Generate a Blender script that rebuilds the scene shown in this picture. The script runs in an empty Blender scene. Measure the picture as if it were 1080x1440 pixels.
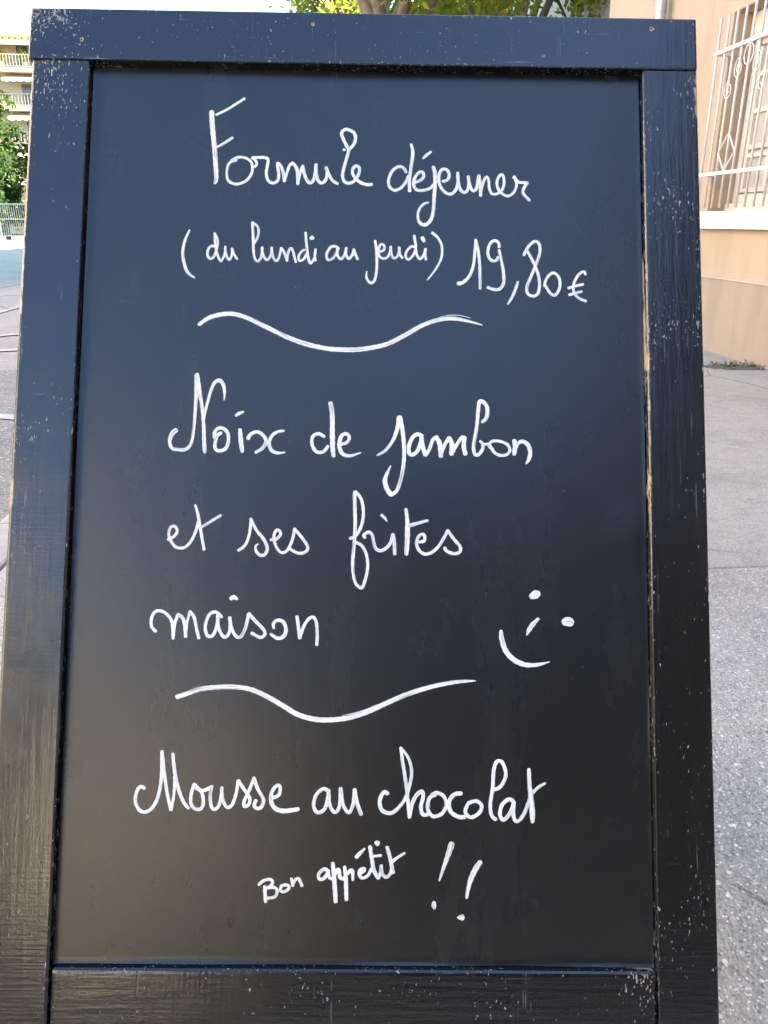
import bpy, bmesh, math, random
from mathutils import Vector, Matrix
R_ = math.radians
random.seed(7)
sc = bpy.context.scene
COL = sc.collection

# ------------------------------------------------------------------ camera
FPX, CX, CY, PITCH, CAMH = 1081.0, 540.0, 720.0, R_(20.7), 1.02
CAMP = Vector((0, 0, CAMH))
FW = Vector((0, math.cos(PITCH), -math.sin(PITCH)))
UP = Vector((0, math.sin(PITCH), math.cos(PITCH)))
RT = Vector((1, 0, 0))
cam_d = bpy.data.cameras.new('camera')
cam = bpy.data.objects.new('camera', cam_d)
COL.objects.link(cam)
cam.location = CAMP
cam.rotation_euler = (R_(90) - PITCH, 0, 0)
cam_d.sensor_fit = 'VERTICAL'
cam_d.sensor_height = 24.0
cam_d.lens = 24.0 * FPX / 1440.0
cam_d.clip_start = 0.02
cam_d.clip_end = 2000
sc.camera = cam

# ------------------------------------------------------------------ sky, sun, exposure
SUN_EL, SUN_AZ = R_(24), R_(93)          # azimuth clockwise from +Y
world = bpy.data.worlds.new('World')
sc.world = world
world.use_nodes = True
wn = world.node_tree
wn.nodes.clear()
sky = wn.nodes.new('ShaderNodeTexSky')
sky.sky_type = 'NISHITA'
sky.sun_disc = False
sky.sun_elevation = SUN_EL
sky.sun_rotation = SUN_AZ
sky.air_density = 1.0
sky.dust_density = 0.9
sky.ozone_density = 2.6
bg = wn.nodes.new('ShaderNodeBackground')
bg.inputs['Strength'].default_value = 0.10
wo = wn.nodes.new('ShaderNodeOutputWorld')
wn.links.new(sky.outputs[0], bg.inputs[0])
wn.links.new(bg.outputs[0], wo.inputs[0])

sun_d = bpy.data.lights.new('sun', 'SUN')
sun_d.energy = 5.0
sun_d.angle = R_(0.5)
sun_d.color = (1.0, 0.90, 0.76)
sun = bpy.data.objects.new('sun', sun_d)
COL.objects.link(sun)
sdir = Vector((math.sin(SUN_AZ) * math.cos(SUN_EL), math.cos(SUN_AZ) * math.cos(SUN_EL), math.sin(SUN_EL)))
sun.rotation_euler = sdir.to_track_quat('Z', 'Y').to_euler()
sun.location = (30, 0, 30)

sc.view_settings.view_transform = 'Standard'
sc.view_settings.look = 'None'
sc.view_settings.gamma = 1.0
sc.view_settings.use_curve_mapping = False
sc.view_settings.exposure = 3.45
sc.render.engine = 'CYCLES'

# ------------------------------------------------------------------ pixel helpers
def ray(x, y):
    return FW + RT * ((x - CX) / FPX) + UP * ((CY - y) / FPX)
def on_ground(x, y, z=0.0):
    d = ray(x, y)
    return CAMP + d * ((z - CAMH) / d.z)

# ------------------------------------------------------------------ material helpers
class NT:
    def __init__(s, name):
        s.m = bpy.data.materials.new(name)
        s.m.use_nodes = True
        s.t = s.m.node_tree
        s.t.nodes.clear()
        s.out = s.t.nodes.new('ShaderNodeOutputMaterial')
    def n(s, typ, **kw):
        nd = s.t.nodes.new('ShaderNode' + typ)
        for k, v in kw.items():
            setattr(nd, k, v)
        return nd
    def l(s, a, b):
        s.t.links.new(a, b)
    def val(s, sock, v):
        if hasattr(v, 'is_output'):
            s.l(v, sock)
        else:
            sock.default_value = v
    def math(s, op, a, b=None, clamp=False):
        nd = s.n('Math', operation=op, use_clamp=clamp)
        s.val(nd.inputs[0], a)
        if b is not None:
            s.val(nd.inputs[1], b)
        return nd.outputs[0]
    def mix(s, f, a, b):
        nd = s.n('Mix', data_type='RGBA')
        s.val(nd.inputs[0], f)
        for i, c in ((6, a), (7, b)):
            if hasattr(c, 'is_output'):
                s.l(c, nd.inputs[i])
            else:
                nd.inputs[i].default_value = (c[0], c[1], c[2], 1)
        return nd.outputs[2]
    def ramp(s, f, a, b):
        nd = s.n('MapRange', clamp=True)
        s.val(nd.inputs[0], f)
        nd.inputs[1].default_value = a
        nd.inputs[2].default_value = b
        return nd.outputs[0]
    def coords(s, kind='Object', scale=(1, 1, 1), loc=(0, 0, 0), rot=(0, 0, 0)):
        tc = s.n('TexCoord')
        mp = s.n('Mapping')
        mp.inputs['Scale'].default_value = scale
        mp.inputs['Location'].default_value = loc
        mp.inputs['Rotation'].default_value = rot
        s.l(tc.outputs[kind], mp.inputs[0])
        return mp.outputs[0]
    def noise(s, vec, scale, detail=3.0, rough=0.55):
        nd = s.n('TexNoise')
        s.l(vec, nd.inputs['Vector'])
        nd.inputs['Scale'].default_value = scale
        nd.inputs['Detail'].default_value = detail
        nd.inputs['Roughness'].default_value = rough
        return nd.outputs[0]
    def vor(s, vec, scale, feature='F1', rnd=1.0):
        nd = s.n('TexVoronoi', feature=feature)
        s.l(vec, nd.inputs['Vector'])
        nd.inputs['Scale'].default_value = scale
        nd.inputs['Randomness'].default_value = rnd
        return nd
    def bump(s, h, strength, dist, prev=None):
        nd = s.n('Bump')
        nd.inputs['Strength'].default_value = strength
        nd.inputs['Distance'].default_value = dist
        s.l(h, nd.inputs['Height'])
        if prev is not None:
            s.l(prev, nd.inputs['Normal'])
        return nd.outputs[0]
    def pbr(s, col, rough, normal=None, metal=0.0, ior=1.5, spec=None):
        b = s.n('BsdfPrincipled')
        if hasattr(col, 'is_output'):
            s.l(col, b.inputs['Base Color'])
        else:
            b.inputs['Base Color'].default_value = (col[0], col[1], col[2], 1)
        s.val(b.inputs['Roughness'], rough)
        b.inputs['Metallic'].default_value = metal
        b.inputs['IOR'].default_value = ior
        if spec is not None:
            b.inputs['Specular IOR Level'].default_value = spec
        if normal is not None:
            s.l(normal, b.inputs['Normal'])
        s.l(b.outputs[0], s.out.inputs[0])
        return s.m

MATS = {}
def simple(name, col, rough=0.6, var=0.12, scale=6.0, bump=0.0, bscale=60.0, metal=0.0):
    if name in MATS:
        return MATS[name]
    t = NT(name)
    v = t.coords()
    a = t.noise(v, scale, 4.0)
    c = t.mix(t.ramp(a, 0.3, 0.7), [x * (1 - var) for x in col], [min(1, x * (1 + var)) for x in col])
    nrm = t.bump(t.noise(v, bscale, 4.0), bump, 0.01) if bump else None
    MATS[name] = t.pbr(c, rough, nrm, metal)
    return MATS[name]

# ------------------------------------------------------------------ mesh helpers
class MB:
    def __init__(s):
        s.v, s.f = [], []
    def quad(s, a, b, c, d):
        i = len(s.v)
        s.v += [tuple(a), tuple(b), tuple(c), tuple(d)]
        s.f.append((i, i + 1, i + 2, i + 3))
        return s
    def box(s, x0, x1, y0, y1, z0, z1):
        i = len(s.v)
        s.v += [(x0, y0, z0), (x1, y0, z0), (x1, y1, z0), (x0, y1, z0), (x0, y0, z1), (x1, y0, z1), (x1, y1, z1), (x0, y1, z1)]
        s.f += [tuple(i + k for k in q) for q in ((0, 3, 2, 1), (4, 5, 6, 7), (0, 1, 5, 4), (1, 2, 6, 5), (2, 3, 7, 6), (3, 0, 4, 7))]
        return s
    def tube(s, pts, rad, n=8, cap=True):
        pts = [Vector(p) for p in pts]
        if not isinstance(rad, (list, tuple)):
            rad = [rad] * len(pts)
        base = len(s.v)
        prev = None
        for k, p in enumerate(pts):
            d = (pts[min(k + 1, len(pts) - 1)] - pts[max(k - 1, 0)]).normalized()
            if prev is None:
                a = d.orthogonal().normalized()
            else:
                a = (prev - d * prev.dot(d))
                a = a.normalized() if a.length > 1e-6 else d.orthogonal().normalized()
            prev = a
            b = d.cross(a)
            for j in range(n):
                t = 2 * math.pi * j / n
                s.v.append(tuple(p + (a * math.cos(t) + b * math.sin(t)) * rad[k]))
        for k in range(len(pts) - 1):
            for j in range(n):
                j2 = (j + 1) % n
                s.f.append((base + k * n + j, base + k * n + j2, base + (k + 1) * n + j2, base + (k + 1) * n + j))
        if cap:
            s.f.append(tuple(base + j for j in reversed(range(n))))
            s.f.append(tuple(base + (len(pts) - 1) * n + j for j in range(n)))
        return s
    def prism(s, poly, axis, a, b):
        """extrude a 2-D outline along axis 'x','y' or 'z'"""
        def P(p, t):
            return {'x': (t, p[0], p[1]), 'y': (p[0], t, p[1]), 'z': (p[0], p[1], t)}[axis]
        i = len(s.v); n = len(poly)
        s.v += [P(p, a) for p in poly] + [P(p, b) for p in poly]
        s.f.append(tuple(i + k for k in range(n)))
        s.f.append(tuple(i + n + k for k in reversed(range(n))))
        for k in range(n):
            k2 = (k + 1) % n
            s.f.append((i + k2, i + k, i + n + k, i + n + k2))
        return s
    def build(s, name, mat, parent=None, smooth=False, bevel=0.0, seg=2, fix=True):
        me = bpy.data.meshes.new(name)
        me.from_pydata(s.v, [], s.f)
        if fix or bevel:
            bm = bmesh.new()
            bm.from_mesh(me)
            if fix:
                bmesh.ops.recalc_face_normals(bm, faces=bm.faces)
            if bevel:
                es = [e for e in bm.edges if len(e.link_faces) == 2 and e.calc_face_angle(0) > 0.5]
                bmesh.ops.bevel(bm, geom=es, offset=bevel, segments=seg, affect='EDGES', profile=0.6)
            bm.to_mesh(me)
            bm.free()
        if smooth:
            for p in me.polygons:
                p.use_smooth = True
        me.materials.append(mat)
        o = bpy.data.objects.new(name, me)
        COL.objects.link(o)
        if parent is not None:
            o.parent = parent
        return o

def empty(name, loc=(0, 0, 0), rz=0.0):
    o = bpy.data.objects.new(name, None)
    o.location = loc
    o.rotation_euler = (0, 0, rz)
    o.empty_display_size = 0.2
    COL.objects.link(o)
    return o
def tag(o, label=None, cat=None, group=None, kind=None):
    if label: o['label'] = label
    if cat: o['category'] = cat
    if group: o['group'] = group
    if kind: o['kind'] = kind
    return o
def copy_tree(o, parent=None):
    c = o.copy()
    COL.objects.link(c)
    c.parent = parent
    for ch in list(o.children):
        copy_tree(ch, c)
    return c

# ================================================================== STREET FRAME
# the wall on the right runs almost straight away; street-local axes: a = towards the house, b = along the street
TH = math.atan(0.09)
W0 = Vector((3.3417, 0, 0))
EB = Vector((-math.sin(TH), math.cos(TH), 0))
EA = Vector((math.cos(TH), math.sin(TH), 0))
def to_ab(p):
    d = Vector((p[0], p[1], 0)) - W0
    return d.dot(EA), d.dot(EB)
KERB_A = to_ab((-1.2, 2.2))[0]
ROADZ = -0.12
JOINT_B = to_ab(on_ground(1040, 797.5))[1]
def street(o):
    o.location = W0
    o.rotation_euler = (0, 0, TH)
    return o

# ------------------------------------------------------------------ materials of the setting
def asphalt(name, dark, light, speck, speck_amt, scale):
    t = NT(name)
    v = t.coords('Object')
    big = t.noise(v, 0.9, 4.0)
    med = t.noise(v, 14.0, 5.0, 0.7)
    c = t.mix(t.ramp(big, 0.3, 0.7), dark, light)
    c = t.mix(t.math('MULTIPLY', t.ramp(med, 0.45, 0.75), 0.45), c, [x * 0.62 for x in dark])
    vo = t.vor(v, scale)
    grain = t.n('Mix', data_type='RGBA'); 
    rnd = t.n('SeparateColor'); t.l(vo.outputs['Color'], rnd.inputs[0])
    # every aggregate grain its own shade, some nearly white
    shade = t.math('ADD', t.math('MULTIPLY', t.math('SUBTRACT', rnd.outputs[0], 0.5), 0.38), t.math('MULTIPLY', t.math('SUBTRACT', t.noise(v, scale * 1.7, 3.0, .7), .5), .7))
    c2 = t.n('HueSaturation'); t.l(c, c2.inputs['Color']); t.l(t.math('ADD', shade, 1.0), c2.inputs['Value'])
    white = t.math('MULTIPLY', t.math('GREATER_THAN', rnd.outputs[1], 1 - speck_amt), t.ramp(vo.outputs['Distance'], 0.55, 0.38))
    vo2 = t.vor(v, scale * 0.42)
    r2 = t.n('SeparateColor'); t.l(vo2.outputs['Color'], r2.inputs[0])
    white2 = t.math('MULTIPLY', t.math('GREATER_THAN', r2.outputs[1], 1 - speck_amt * 0.55), t.ramp(vo2.outputs['Distance'], 0.42, 0.3))
    c3 = t.mix(t.math('MAXIMUM', white, white2), c2.outputs[0], speck)
    pits = t.math('GREATER_THAN', rnd.outputs[2], 0.93)
    c3 = t.mix(t.math('MULTIPLY', pits, 0.5), c3, [x * 0.35 for x in dark])
    warp = t.n('Mix', data_type='VECTOR'); warp.inputs[0].default_value = 0.06
    nz = t.n('TexNoise'); nz.inputs['Scale'].default_value = 2.2; nz.inputs['Detail'].default_value = 5; t.l(v, nz.inputs['Vector'])
    t.l(v, warp.inputs[4]); t.l(nz.outputs['Color'], warp.inputs[5])
    ck = t.vor(warp.outputs[1], 0.75, 'DISTANCE_TO_EDGE')
    crack = t.math('MULTIPLY', t.ramp(ck.outputs['Distance'], 0.004, 0.0015), t.ramp(t.noise(v, 1.3, 2.0), 0.46, 0.56))
    c3 = t.mix(t.math('MULTIPLY', crack, .75), c3, [x * .3 for x in dark])
    gum = t.vor(v, 2.6); gs = t.n('SeparateColor'); t.l(gum.outputs['Color'], gs.inputs[0])
    gspot = t.math('MULTIPLY', t.ramp(gum.outputs['Distance'], 0.045, 0.035), t.math('GREATER_THAN', gs.outputs[0], .55))
    c3 = t.mix(t.math('MULTIPLY', gspot, .45), c3, [x * .4 for x in dark])
    stain = t.ramp(t.noise(t.coords('Object', (1, 1, 1), (9, 4, 0)), 2.1, 6.0, .62), 0.54, 0.70)
    c3 = t.mix(t.math('MULTIPLY', stain, .30), c3, [x * .5 for x in dark])
    h = t.math('ADD', t.math('MULTIPLY', vo.outputs['Distance'], -1.0), t.math('MULTIPLY', med, 0.6))
    h = t.math('SUBTRACT', h, t.math('MULTIPLY', crack, 1.5))
    return t.pbr(c3, 0.85, t.bump(h, 0.5, 0.004), spec=0.3)
M_PAVE_N = asphalt('pavement_asphalt_near', (0.385, 0.368, 0.312), (0.46, 0.44, 0.378), (0.75, 0.75, 0.73), 0.14, 210.0)
M_PAVE_F = asphalt('pavement_asphalt_far', (0.41, 0.395, 0.34), (0.465, 0.445, 0.385), (0.65, 0.65, 0.63), 0.05, 300.0)
M_ROADX = asphalt('skylight_offset_asphalt', (0.345, 0.30, 0.21), (0.395, 0.345, 0.245), (0.5, 0.48, 0.4), 0.05, 150.0)  # warm tint counters the blue skylight out there, light put into the colour
M_PATCH = asphalt('road_patch_asphalt', (0.19, 0.183, 0.162), (0.24, 0.23, 0.203), (0.5, 0.49, 0.46), 0.16, 110.0)
M_ROAD = asphalt('road_asphalt', (0.27, 0.258, 0.225), (0.33, 0.315, 0.275), (0.55, 0.56, 0.56), 0.06, 200.0)
M_JOINT = simple('joint_dirt', (0.06, 0.055, 0.05), 0.95)
M_GROUND = simple('ground_earth', (0.16, 0.155, 0.14), 0.95, 0.2, 0.3)
M_KERB = simple('kerb_granite', (0.40, 0.36, 0.32), 0.8, 0.25, 9.0, 0.3, 40)
def marking():
    t = NT('road_paint')
    v = t.coords('Object')
    w = t.math('ADD', t.math('MULTIPLY', t.noise(v, 3.0, 3), 0.5), t.math('MULTIPLY', t.noise(v, 70, 4, 0.7), 0.6))
    c = t.mix(t.ramp(w, 0.48, 0.64), (0.43, 0.425, 0.39), (0.31, 0.295, 0.255))
    return t.pbr(c, 0.75)
M_MARK = marking()

# ground sheet and road
g = MB(); g.quad((-600, -600, -0.16), (600, -600, -0.16), (600, 600, -0.16), (-600, 600, -0.16))
tag(g.build('ground', M_GROUND, fix=False), kind='structure')
g = MB(); g.quad((-17.0, -40, ROADZ), (KERB_A, -40, ROADZ), (KERB_A, 46.6, ROADZ), (-17.0, 46.6, ROADZ))
road = street(g.build('road', M_ROAD, fix=False)); tag(road, kind='structure')
g = MB(); g.v += [(-70, 14.5, ROADZ + .004), (-2.7, 13.0, ROADZ + .004), (-4.4, 32.6, ROADZ + .004), (45, 32.6, ROADZ + .004), (45, 46.4, ROADZ + .004), (-70, 46.4, ROADZ + .004)]; g.f.append((0, 1, 2, 3, 4, 5))
xroad = g.build('far_road_tinted', M_ROADX, fix=False); tag(xroad, kind='structure')  # also covers the far street, where the tint offsets blue skylight
g = MB(); g.quad((-9.0, -8, ROADZ + .003), (KERB_A - .1, -8, ROADZ + .003), (KERB_A - .1, 7.0, ROADZ + .003), (-9.0, 6.5, ROADZ + .003))
tag(street(g.build('road_patch', M_PATCH, fix=False)), kind='structure')

# pavement: dirt base showing in the joints, three cast asphalt panels, kerb stones
g = MB(); g.box(KERB_A + .02, 0.5, -30, 33.0, -0.15, -0.012)
pav = street(g.build('pavement', M_JOINT)); tag(pav, kind='structure')
for (b0, b1, m) in ((-30, JOINT_B - .003, M_PAVE_N), (JOINT_B + .003, 33.0, M_PAVE_F)):
    MB().box(KERB_A, 0.3, b0, b1, -0.1, 0.0).build('pavement_panel', m, pav, bevel=0.003, seg=1)
kb = MB().box(KERB_A - .16, KERB_A - .004, 0, 0.99, -0.3, 0.004)
k0 = kb.build('kerb_stone', M_KERB, pav, bevel=0.012)
for k in range(-12, 33):
    c = k0 if k == -12 else k0.copy()
    if c is not k0:
        COL.objects.link(c); c.parent = pav
    c.location = (random.uniform(-.004, .004), k, random.uniform(-.004, .003))
# verge in front of the railing across the junction
g = MB(); g.box(-70, 45, 46.4, 47.4, -0.3, 0.02)
tag(g.build('far_pavement', M_PAVE_F), kind='structure')

# painted road markings
def strip_px(p0, p1, w, name, label, ext0=0.0, ext1=0.0):
    a = on_ground(*p0, z=ROADZ); b = on_ground(*p1, z=ROADZ)
    d = (b - a).normalized(); a = a - d * ext0; b = b + d * ext1
    n = Vector((-d.y, d.x, 0)) * w / 2
    g = MB(); z = Vector((0, 0, 0.010))
    g.quad(a - n + z, b - n + z, b + n + z, a + n + z)
    return tag(g.build(name, M_MARK, fix=False), label, 'road marking', 'white markings on the road')
strip_px((0, 404), (28, 399.5), 0.10, 'painted_line', 'worn white painted line across the road, far one of the thin pair', 3.5, 2.0)
strip_px((0, 440), (26, 432.5), 0.085, 'painted_line', 'worn white painted line across the road, between the thin pair and the loop', 3.5, 1.5)
strip_px((0, 587), (20, 588.5), 0.11, 'painted_line', 'pale worn white band on the road near the kerb', 1.2, 0.8)
# rounded loop of a painted bicycle symbol
g = MB(); ctr = on_ground(26, 481, z=ROADZ); N = 40
for k in range(N):
    q = []
    for (kk, rr) in ((k, 0.58), (k + 1, 0.58), (k + 1, 0.46), (k, 0.46)):
        t = 2 * math.pi * kk / N
        q.append((ctr.x + rr * 1.0 * math.cos(t), ctr.y + rr * 1.15 * math.sin(t), ROADZ + .010))
    g.quad(*q)
g.quad((ctr.x - 2.3, ctr.y - .5, ROADZ + .014), (ctr.x - .5, ctr.y - .42, ROADZ + .014), (ctr.x - .5, ctr.y - .29, ROADZ + .014), (ctr.x - 2.3, ctr.y - .36, ROADZ + .014))
tag(g.build('painted_loop', M_MARK, fix=False), 'worn white painted wheel ring of a road symbol', 'road marking', 'white markings on the road')

# ================================================================== HOUSE ON THE RIGHT
def plaster(name, col, stain, sc_=1.0, bs=0.25):
    t = NT(name)
    v = t.coords('Object')
    a = t.noise(v, 0.8 * sc_, 5.0)
    st = t.noise(t.coords('Object', (3.0, 3.0, 0.35)), 1.6, 4.0)
    c = t.mix(t.ramp(a, 0.3, 0.7), [x * 0.94 for x in col], [min(1, x * 1.05) for x in col])
    c = t.mix(t.math('MULTIPLY', t.ramp(st, 0.48, 0.75), 0.5), c, stain)
    fine = t.noise(v, 130.0, 4.0, 0.65)
    c = t.mix(t.math('MULTIPLY', t.ramp(fine, 0.5, 0.75), 0.18), c, [x * 0.6 for x in col])
    h = t.math('ADD', fine, t.noise(v, 9.0, 3.0))
    return t.pbr(c, 0.9, t.bump(h, bs, 0.01), spec=0.25)
M_WALL = plaster('peach_render', (0.45, 0.350, 0.242), (0.365, 0.28, 0.19))
M_PLINTH = plaster('plinth_render', (0.37, 0.305, 0.228), (0.27, 0.22, 0.16), 2.0, 0.6)
M_LEDGE = plaster('ledge_render', (0.56, 0.46, 0.36), (0.42, 0.32, 0.24), 2.0)
M_WHITE = simple('white_iron_paint', (0.60, 0.575, 0.52), 0.45, 0.05, 30)
M_SILL = simple('white_sill_paint', (0.80, 0.77, 0.72), 0.6, 0.05, 12, 0.1, 60)
M_CREAM = simple('cream_joinery', (0.66, 0.60, 0.50), 0.5, 0.06, 9)
M_REVEAL = plaster('reveal_render', (0.45, 0.34, 0.235), (0.34, 0.25, 0.17), 2.0)
M_BLIND = simple('window_net_blind', (0.50, 0.47, 0.40), 0.35, 0.1, 5)
M_GLASS = simple('dark_glass', (0.03, 0.03, 0.032), 0.06, 0.1)
M_ZINC = simple('zinc', (0.42, 0.43, 0.43), 0.45, 0.2, 12, 0.0, 60, 0.6)
M_TILE = simple('terracotta', (0.42, 0.19, 0.09), 0.85, 0.3, 4.0, 0.3, 30)

def wall_pieces(mb, a0, a1, b0, b1, z0, z1, holes):
    """boxes that fill b0..b1 x z0..z1 around rectangular holes (bL, bH, zL, zH)"""
    bs = sorted({b0, b1, *[h[0] for h in holes], *[h[1] for h in holes]})
    for i in range(len(bs) - 1):
        l, r = bs[i], bs[i + 1]
        hs = sorted([h for h in holes if h[0] <= l + 1e-6 and h[1] >= r - 1e-6], key=lambda h: h[2])
        z = z0
        for h in hs:
            if h[2] > z: mb.box(a0, a1, l, r, z, h[2])
            z = h[3]
        if z < z1: mb.box(a0, a1, l, r, z, z1)
    bm_dummy = None

HOUSE_END = to_ab((2.46, 9.77))[1]
WIN_B = to_ab((2.77, 6.40))[1]
HOUSE_H = 6.6
house = street(empty('corner_house'))
tag(house, 'peach rendered corner house with a barred ground floor window', 'house')
WZ0, WZ1 = 1.10, 2.54
wins = [WIN_B + d for d in (0, -3.6)]
HB0 = 0.6
holes = [(b - .54, b + .54, WZ0, WZ1) for b in wins] + [(b - .54, b + .54, 4.0, 5.4) for b in wins]
g = MB(); wall_pieces(g, 0.0, 0.36, HB0, HOUSE_END, 0.60, HOUSE_H, holes)
g.build('wall', M_WALL, house, fix=False)
g = MB(); g.box(0.36, 9.0, HOUSE_END - .3, HOUSE_END - .002, -.1, HOUSE_H); g.box(0.36, 9.0, HB0, HB0 + .3, -.1, HOUSE_H)
g.box(8.7, 9.0, HB0 + .3, HOUSE_END - .3, -.1, HOUSE_H)
g.build('side_wall', M_WALL, house)
g = MB(); g.box(-0.022, 0.36, HB0, HOUSE_END + .022, -0.12, 0.585)
g.build('plinth', M_PLINTH, house, bevel=0.006, seg=2)
g = MB(); g.prism([(-0.036, 0.583), (-0.036, 0.592), (0.0, 0.603), (0.0, 0.583)], 'y', HB0, HOUSE_END + .022)
g.build('plinth_ledge', M_LEDGE, house)
g = MB()   # eaves and pitched tiled roof
rf = MB()
rf.prism([(-0.55, HOUSE_H - .06), (4.5, HOUSE_H + 1.5), (9.5, HOUSE_H - .06), (9.5, HOUSE_H + .08), (4.5, HOUSE_H + 1.64), (-0.55, HOUSE_H + .08)], 'y', HB0, HOUSE_END + .4)
roof = rf.build('roof', M_TILE, house)
g.tube([(-0.6, HB0, HOUSE_H), (-0.6, HOUSE_END + .4, HOUSE_H)], 0.065, 10).build('gutter', M_ZINC, roof, smooth=True)
# downpipe with brackets
PB = to_ab((2.61, 8.16))[1]
pipe = MB().tube([(-0.09, PB, 0.02), (-0.09, PB, 1.5), (-0.09, PB, HOUSE_H - .45), (-0.55, PB, HOUSE_H - .05)], 0.052, 14).build('downpipe', M_ZINC, house, smooth=True)
for z in (0.9, 2.6, 3.32, 5.0):
    MB().tube([(-0.09, PB, z), (-0.09, PB, z + .03)], 0.058, 14).build('pipe_bracket', M_ZINC, pipe)

def iron_bar(pts, r, n=6):
    return MB().tube(pts, r, n)
def make_grille(parent, b, z0=1.10, small=False):
    gr = empty('window_grille', (-0.115, b, z0)); gr.parent = parent
    H = 1.39
    for k in range(9):
        y = (k - 4) * 0.125
        iron_bar([(0, y, 0.02), (0, y, H)], 0.0098, 8).build('bar', M_WHITE, gr, smooth=True)
    for z in (0.275, 1.145):
        MB().box(-0.016, 0.016, -0.53, 0.53, z - .014, z + .014).build('cross_rail', M_WHITE, gr, bevel=0.003)
    for y in (-0.53, 0.53):
        for z in (0.275, 1.145):
            MB().box(-0.01, 0.14, y - .01, y + .01, z - .01, z + .01).build('wall_bracket', M_WHITE, gr)
    # scrolled crest below the upper rail: ring and two pairs of spirals
    def ring(yc, zc, r):
        p = [(-0.004, yc + r * math.cos(t * math.pi / 12), zc + r * 1.1 * math.sin(t * math.pi / 12)) for t in range(25)]
        iron_bar(p, 0.0055).build('ornament_ring', M_WHITE, gr, smooth=True)
    def spiral(yc, zc, r0, sgn, start):
        p = []
        for t in range(37):
            q = t / 36; a = start + sgn * q * 2 * math.pi * 1.7; r = r0 * (1 - 0.8 * q)
            p.append((-0.004, yc + r * math.cos(a), zc + r * 1.15 * math.sin(a)))
        iron_bar(p, 0.0048).build('scroll', M_WHITE, gr, smooth=True)
    ring(0.0, 1.06, 0.062)
    for s in (-1, 1):
        spiral(s * 0.125, 0.985, 0.064, -s, math.pi / 2)
        spiral(s * 0.235, 0.855, 0.064, -s, math.pi / 2)
    # lozenge standing on the lower rail
    zc, hw, hh = 0.42, 0.125, 0.135
    P = [(-.004, 0.13, zc + hh), (-.004, 0.13 + hw, zc), (-.004, 0.13, zc - hh + .0), (-.004, 0.13 - hw, zc)]
    lo = MB()
    for k in range(4):
        lo.tube([P[k], P[(k + 1) % 4]], 0.0075, 6)
    lo.build('lozenge', M_WHITE, gr)
    return gr
def make_window(parent, b, z0, z1, grille):
    w = empty('window', (0, b, z0)); w.parent = parent
    H = z1 - z0
    A = 0.20          # joinery sits this deep in the wall
    fr = MB()
    fr.box(A, A + .07, -.535, -.475, 0.06, H - .005); fr.box(A, A + .07, .475, .535, 0.06, H - .005)
    fr.box(A, A + .07, -.475, .475, 0.06, 0.13); fr.box(A, A + .07, -.475, .475, H - .24, H - .005)
    fr.box(A - .012, A + .06, -.035, .035, 0.131, H - .241)
    fr.build('window_frame', M_CREAM, w, bevel=0.004, seg=1)
    MB().box(A - .05, A + .02, -.538, .538, H - .2, H - .012).build('shutter_box', M_CREAM, w)
    MB().box(A - .06, A + .09, -.538, .538, 0.0, 0.058).build('inner_sill', M_CREAM, w)
    for s in (-1, 1):
        MB().box(A + .03, A + .036, min(s * .035, s * .475), max(s * .035, s * .475), 0.131, H - .241).build('pane', M_BLIND, w)
        c = MB()
        lo, hi = sorted((s * .05, s * .44))
        c.box(A - .008, A + .04, lo, lo + .05, .14, H - .25); c.box(A - .008, A + .04, hi - .05, hi, .14, H - .25)
        for z in (.14, .40, .46, .72, .98):
            if z < H - .3: c.box(A - .006, A + .04, lo + .05, hi - .05, z, z + .035)
        c.build('casement', M_CREAM, w, bevel=0.003, seg=1)
        MB().box(A - .03, A - .002, s * .445 - .02, s * .445 + .02, .131, H - .205).build('shutter_guide', M_WHITE, w)
    MB().box(.36, .37, -.54, .54, 0, H).build('room_blind', M_REVEAL, w)
    # reveals lining the opening
    rv = MB()
    rv.box(0.004, .36, .536, .5405, 0, H - .001); rv.box(0.004, .36, -.5405, -.536, 0, H - .001); rv.box(.004, .36, -.5355, .5355, H - .0045, H + .0004)
    rv.build('reveal', M_REVEAL, w)
    MB().box(-.085, .14, -.60, .60, -.135, -.003).build('window_sill', M_SILL, w, bevel=0.006)
    if grille:
        make_grille(parent, b, z0)
for b in wins[:2]:
    make_window(house, b, WZ0, WZ1, True)
for b in wins:
    make_window(house, b, 4.0, 5.4, False)

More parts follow.
